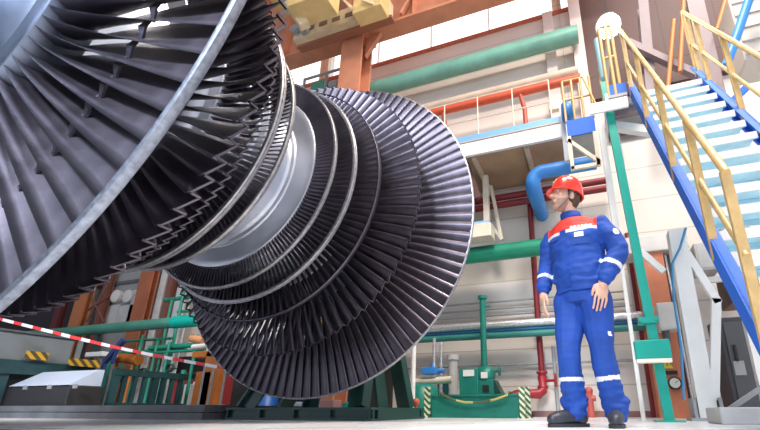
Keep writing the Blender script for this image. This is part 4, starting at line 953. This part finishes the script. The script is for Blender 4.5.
# barrier tape
tp = [P(-8, 317, 3.5), P(30, 326.5, 3.7), P(70, 336.5, 3.9), P(110, 346, 4.1), P(150, 354.5, 4.3), P(190, 362, 4.5), P(232, 369.5, 4.7)]
tm = MB(); nn = 14; PT = []
for i in range(len(tp)-1):
    for q in range(nn): PT.append(tp[i].lerp(tp[i+1], q/nn))
PT.append(tp[-1]); L = 0
for i in range(len(PT)-1):
    d = (PT[i+1]-PT[i]); tw = Vector((.15*math.sin(L*2.1), -.1*math.cos(L*1.7), 1)).normalized()*.022
    th = Vector((0,.0015,0)); tm.cur = int(L/.16) % 2; L += d.length
    v = [PT[i]-tw-th, PT[i+1]-tw-th, PT[i+1]+tw-th, PT[i]+tw-th, PT[i]-tw+th, PT[i+1]-tw+th, PT[i+1]+tw+th, PT[i]+tw+th]
    tm.add(v, [(0,1,2,3),(7,6,5,4),(0,4,5,1),(3,2,6,7),(0,3,7,4),(1,5,6,2)])
o = tm.build('barrier_tape', [mat('tape_red',(.72,.03,.03),.4), mat('tape_white',(.82,.82,.84),.4)]); tag(o, 'red and white barrier tape stretched across the left side', 'tape')
for px, Y, topy, lb in ((205,4.95,366,'left thin grey barrier post where the tape ends'),(214,5.1,366,'middle thin grey barrier post where the tape ends'),(226,4.9,368,'right thin grey barrier post where the tape ends')):
    q = P(px, topy, Y); o = MB().tube([(q.x, Y, PZ), (q.x, Y, q.z)], .016, 8); o.tube([(q.x, Y, PZ), (q.x, Y, PZ+.02)], .07, 10); o = o.build('barrier_post', M_GREY); tag(o, lb, 'post', 'barrier posts')
# big green pipe on the left
g0 = P(130, 326.5, 5.7)
gp = pipe('left_green_pipe', [(-14, 5.7, g0.z), (P(199,321,5.7).x, 5.7, g0.z)], .105, mat('pipe_sea_green',(.065,.23,.17),.42,0,.2,3), 'long sea green pipe at the lower left, above the tape', 'pipe', ())
xe = P(199,321,5.7).x; MB().tube([(xe-.62,5.7,g0.z),(xe+.03,5.7,g0.z)], .118, 16).build('end_sleeve', M_TEAL, gp)
for x in (-12.5, -9.6): MB().bar((x,5.7,g0.z-.1), (x,5.7,PZ), .06, .06, (0,1,0)).build('stanchion', M_DTEAL, gp)
# grey control house with two round lamps
a, c = P(103, 273, 6.9), P(146, 326, 6.9)
ch = empty('control_cabinet', ((a.x+c.x)/2, 7.05, 0), 'tall grey cabinet with two round white lamps behind the green pipe', 'cabinet')
MB().box(a.x-.35, c.x, 6.9, 7.08, 0, a.z, .01).build('body', mat('cabinet_grey',(.30,.30,.29),.5,0,.12,3), ch)
MB().box(a.x-.33, c.x-.02, 6.86, 6.9, P(120,285,6.9).z, P(120,282,6.9).z).build('ledge', M_DGREY, ch)
for px in (117, 129):
    q = P(px, 296.5, 6.85); MB().lathe([(6.9,0),(6.9,.16),(6.80,.16),(6.79,.13),(6.78,0)], (q.x,0,q.z), 'Y', 22, False).build('round_lamp', mat('lamp_shell',(.66,.64,.60),.5), ch)
for px, py0, py1 in ((110,306,324),(124,306,324),(138,290,320)):
    u, w = P(px-4, py0, 6.88), P(px+5, py1, 6.88); MB().box(u.x, w.x, 6.875, 6.9, w.z, u.z).build('panel', M_LGREY, ch)
# orange and white columns behind
for (pb, pt, w, Y, m, lb) in (((138,322),(152,270),.42,6.6,mat('orange_dark',(.36,.11,.05),.6,0,.2,3),'orange steel column right of the grey cabinet at the left'),((74,331),(88,290),.40,6.6,mat('orange_dim',(.40,.14,.05),.6),'orange steel column at the far left above the green pipe'),((158,322),(167,270),.17,6.8,M_LGREY,'pale grey pillar right of the orange column'),((166,322),(173,275),.12,6.85,mat('brown_steel',(.20,.07,.05),.6),'dark red-brown post beside the pale grey pillar'),((100,324),(110,276),.14,6.75,mat('rust_steel',(.16,.055,.04),.6),'rust brown post left of the grey cabinet'),((57,331),(62,300),.22,6.6,mat('maroon_steel',(.10,.015,.02),.6),'dim maroon post near the far left orange column'),((180,318),(186,280),.30,6.9,mat('pale_panel',(.55,.56,.56),.5),'pale wall panel post by the rotor edge at the left')):  # first column in a darker, mottled orange
    a, c = P(*pb, Y), P(*pt, Y); o = MB(); x = (a.x+c.x)/2
    o.box(x-w/2, x+w/2, Y-.08, Y-.05, 0, c.z+.4); o.box(x-w/2, x+w/2, Y+.05, Y+.08, 0, c.z+.4); o.box(x-w*.12, x+w*.12, Y-.05, Y+.05, 0, c.z+.4)
    o = o.build('steel_post', m); tag(o, lb, 'column')
b = MB()
for p0, p1 in (((86,322),(108,285)),((92,298),(104,322)),((88,310),(110,296))): b.tube([P(*p0,6.3), P(*p1,6.3)], .025, 6)
for p0 in ((88,322),(103,322)): b.tube([P(*p0,6.3), (P(*p0,6.3).x,6.3,0)], .025, 6)
o = b.build('rusty_lattice', mat('rust_steel',(.16,.055,.04),.6)); tag(o, 'rusty lattice braces left of the grey cabinet', 'lattice')
o = MB().box(-24, -9.75, 7.10, 7.20, 0, 6.2); o.box(-9.75, -6.3, 7.10, 7.20, 3.05, 6.2); o.box(-9.75, -5.7, 7.10, 7.20, 0, 1.25); o.box(-5.7, -3.6, 7.10, 7.20, 0, 2.5); o = o.build('shade_screen', mat('shade_dark',(.022,.02,.022),.8)); tag(o, 'dark screen added to stand in for deep shade at the far left behind the machinery', 'screen')  # dark sheet added where the hall background simply lies in shade
# green pipe manifold with orange machine
mf = empty('pipe_manifold', (-7.2, 6.2, PZ), 'maze of thin green pipes behind the railing and tape', 'pipework')
GM = mat('manifold_green',(.02,.25,.16),.4,0,.2,6)
for p0, p1, Y, r in (((150,348),(214,343),6.2,.05),((100,354),(186,349),6.3,.035),((150,353),(205,350),6.1,.03),((165,300),(190,298),6.4,.045),((120,342),(172,338),6.35,.03),((178,312),(212,309),6.3,.03)):
    a, c = P(*p0, Y), P(*p1, Y); MB().tube([a, (c.x, Y, a.z)], r, 10).build('horizontal_pipe', GM, mf)
for px, py0, py1, Y, r in ((185,286,400,6.25,.03),(172,300,330,6.3,.03),(143,335,402,6.2,.035),(158,340,402,6.15,.03),(170,342,402,6.1,.03),(112,352,402,6.3,.045),(125,350,402,6.3,.03),(198,335,402,6.1,.03),(184,370,402,5.9,.045)):
    a, c = P(px, py0, Y), P(px, py1, Y); MB().tube([(a.x, Y, max(PZ, .16)), (a.x, Y, a.z)], r, 10).build('upright_pipe', GM, mf)
for px, py, Y in ((143,372,6.0),(170,368,6.0),(196,377,5.9),(120,378,6.1)):
    q = P(px, py, Y); b = MB(); b.lathe([(Y-.04,.07),(Y-.02,.085),(Y+.02,.085),(Y+.04,.07)], (q.x,0,q.z), 'Y', 14, False, True); b.tube([(q.x-.07,Y,q.z),(q.x+.07,Y,q.z)], .012, 6); b.tube([(q.x,Y,q.z),(q.x,Y+.15,q.z)], .015, 6); b.build('handwheel', M_DGREEN, mf)
MO = mat('machine_orange',(.50,.15,.025),.45,0,.2,5)
om = empty('orange_machine', (P(205,380,5.75).x, 5.75, PZ), 'orange machine frame beside the rotor blades at the lower left', 'machine')
for p0, p1 in (((199,372),(209,400)),((209,352),(217,400))):
    a, c = P(*p0, 5.6), P(*p1, 5.6); MB().box(a.x, c.x, 5.55, 5.7, PZ, a.z, .01).build('upright', MO, om)
a, c = P(196,352,5.62), P(222,357,5.62); MB().box(a.x, c.x, 5.55, 5.75, c.z, a.z, .01).build('lintel', MO, om)
a, c = P(203,376,5.9), P(222,398,5.9); MB().box(a.x, c.x, 5.9, 6.1, PZ, a.z, .01).build('panel', mat('machine_maroon',(.28,.03,.03),.5), om)
a = P(192,338,5.8); c = P(204,341,5.8); MB().tube([a, c], .075, 12).build('elbow', mat('copper_orange',(.62,.28,.12),.45), om)
a = P(193,347,5.6); c = P(212,345,5.6); MB().tube([a, c], .045, 10).build('white_hose', M_WHITE, om)
o = MB(); q = P(128, 358, 6.0); o.tube([P(114,357,6.0), P(139,360,6.0)], .10, 14); o.tube([P(118,358,6.0), (P(118,358,6.0).x,6.0,PZ)], .03, 8); o.tube([P(134,359,6.0), (P(134,359,6.0).x,6.0,PZ)], .03, 8); o = o.build('orange_cylinder', MO); tag(o, 'orange cylinder lying behind the tape, left of the green pipes', 'cylinder')
o = MB(); q = P(99,355,5.6); o.box(q.x-.25,q.x+.25,5.5,5.8,q.z-.04,q.z+.05,.01); o.bar((q.x-.15,5.65,q.z-.04),(q.x-.15,5.65,PZ),.05,.05,(0,1,0)); o.bar((q.x+.15,5.65,q.z-.04),(q.x+.15,5.65,PZ),.05,.05,(0,1,0)); o = o.build('pale_trough', M_WHITE); tag(o, 'small white trough on legs behind the tape at the left', 'trough')
o = MB(); o.bar(P(105,362,5.5), P(124,340,5.5), .08, .08); o.bar(P(112,364,5.5), P(118,348,5.5), .05, .05); q = P(105,362,5.5); o.bar((q.x,5.5,q.z), (q.x,5.5,PZ), .06, .06, (0,1,0)); o = o.build('navy_strut', mat('navy_steel',(.03,.05,.16),.5)); tag(o, 'navy blue slanting strut left of the orange cylinder', 'strut')
for px, w, y0, lb, m in ((92,.35,376,'red valve box behind the railing bars, furthest left',mat('valve_red',(.38,.04,.03),.5)),(180,.28,376,'maroon valve box behind the railing near the orange machine',mat('machine_maroon',(.28,.03,.03),.5)),(190,.3,384,'pale grey box behind the railing beside the orange machine',M_LGREY)):
    q = P(px, y0, 6.3); o = MB().box(q.x-w/2, q.x+w/2, 6.3, 6.55, PZ, q.z, .02); o.tube([(q.x,6.42,q.z),(q.x,6.42,q.z+.08)], .04, 8); o = o.build('valve_box', m); tag(o, lb, 'box')
# blue barrel and bits behind the stand
q = P(240, 378, 5.75); o = MB(); o.lathe([(PZ-.16,0),(0,.20),(.10,.20),(.11,.21),(.13,.21),(.14,.20),(q.z-.04,.20),(q.z,.17),(q.z,0)], (q.x,6.45,0), 'Z', 24); o = o.build('blue_barrel', mat('barrel_blue',(.02,.13,.48),.4)); tag(o, 'blue barrel on the floor behind the left end of the rotor stand', 'barrel')
a, c = P(316,400,5.6), P(333,412,5.6); o = MB().box(a.x, c.x, 5.6, 5.8, 0, a.z, .008); o.box(a.x+.02, c.x-.02, 5.59, 5.6, .03, a.z-.03); o = o.build('pink_carton', mat('carton_pink',(.62,.33,.30),.6)); tag(o, 'small pink carton on the floor behind the rotor stand', 'carton')
a, c = P(288,402,5.7), P(305,412,5.7); o = MB().box(a.x, c.x, 5.65, 5.85, 0, a.z, .02); o.box(a.x+.04, c.x-.04, 5.63, 5.65, .02, a.z-.03); o = o.build('pale_carton', mat('carton_pale',(.55,.62,.70),.5)); tag(o, 'pale blue carton on the floor left of the pink one', 'carton')
o = MB(); q = P(347,402,5.7); o.lathe([(0,0),(0,.10),(.18,.10),(q.z,.06),(q.z,0)], (q.x,5.75,0), 'Z', 14); o = o.build('green_can', M_TEAL); tag(o, 'small green can on the floor right of the pink carton', 'can')

# ------------------------------------------------------------------ light
wd = bpy.data.worlds.new('world'); scene.world = wd; wd.use_nodes = True
wn = wd.node_tree; bg = wn.nodes['Background']; tcw = wn.nodes.new('ShaderNodeTexCoord'); sx = wn.nodes.new('ShaderNodeSeparateXYZ')
wn.links.new(tcw.outputs['Generated'], sx.inputs[0]); rp_ = wn.nodes.new('ShaderNodeValToRGB'); mp = wn.nodes.new('ShaderNodeMapRange')
mp.inputs['From Min'].default_value = -1; wn.links.new(sx.outputs['Y'], mp.inputs['Value']); wn.links.new(mp.outputs['Result'], rp_.inputs['Fac'])
rp_.color_ramp.elements[0].position = .45; rp_.color_ramp.elements[0].color = (.56,.63,.76,1)      # duller sky behind us, bright overcast beyond the windows
rp_.color_ramp.elements[1].position = .62; rp_.color_ramp.elements[1].color = (1,.985,.96,1)
wn.links.new(rp_.outputs['Color'], bg.inputs['Color']); bg.inputs[1].default_value = 2.2
def area(name, loc, size, power, color, rot=(0,0,0), sy=None):
    l = bpy.data.lights.new(name, 'AREA'); l.energy = power; l.color = color; l.size = size
    if sy: l.shape = 'RECTANGLE'; l.size_y = sy
    o = bpy.data.objects.new(name, l); col.objects.link(o); o.location = loc; o.rotation_euler = rot; return o
area('unseen_lamp', (4, 3.0, 11.8), 3, 1400, (1,.93,.84))  # unseen lamp overhead that brightens the right side
area('unseen_lamp', (.8, .6, 9.6), 2, 1300, (1,.88,.78))  # unseen area light added to brighten the wall below the girder
sl = bpy.data.lights.new('disc_fill_spot', 'SPOT'); sl.energy = 7500; sl.color = (.80,.88,1); sl.spot_size = R_(50); sl.spot_blend = .6; sl.shadow_soft_size = .8  # unseen spot added to brighten the nearest blade disc
so = bpy.data.objects.new('disc_fill_spot', sl); col.objects.link(so); so.location = (-1.2,-6,6.5); so.rotation_euler = (Vector((-3.2,.7,1.6))-so.location).to_track_quat('-Z','Y').to_euler()
l = bpy.data.lights.new('spotlight_glow', 'SPOT'); l.energy = 150; l.color = (1,.95,.88); l.spot_size = R_(150); l.shadow_soft_size = .15
o = bpy.data.objects.new('spotlight_glow', l); col.objects.link(o); o.location = lp+d*.06; o.rotation_euler = d.to_track_quat('-Z','Y').to_euler()
scene.view_settings.view_transform = 'Standard'; scene.view_settings.look = 'None'; scene.view_settings.gamma = 1
scene.view_settings.exposure = -0.28; scene.view_settings.use_curve_mapping = False
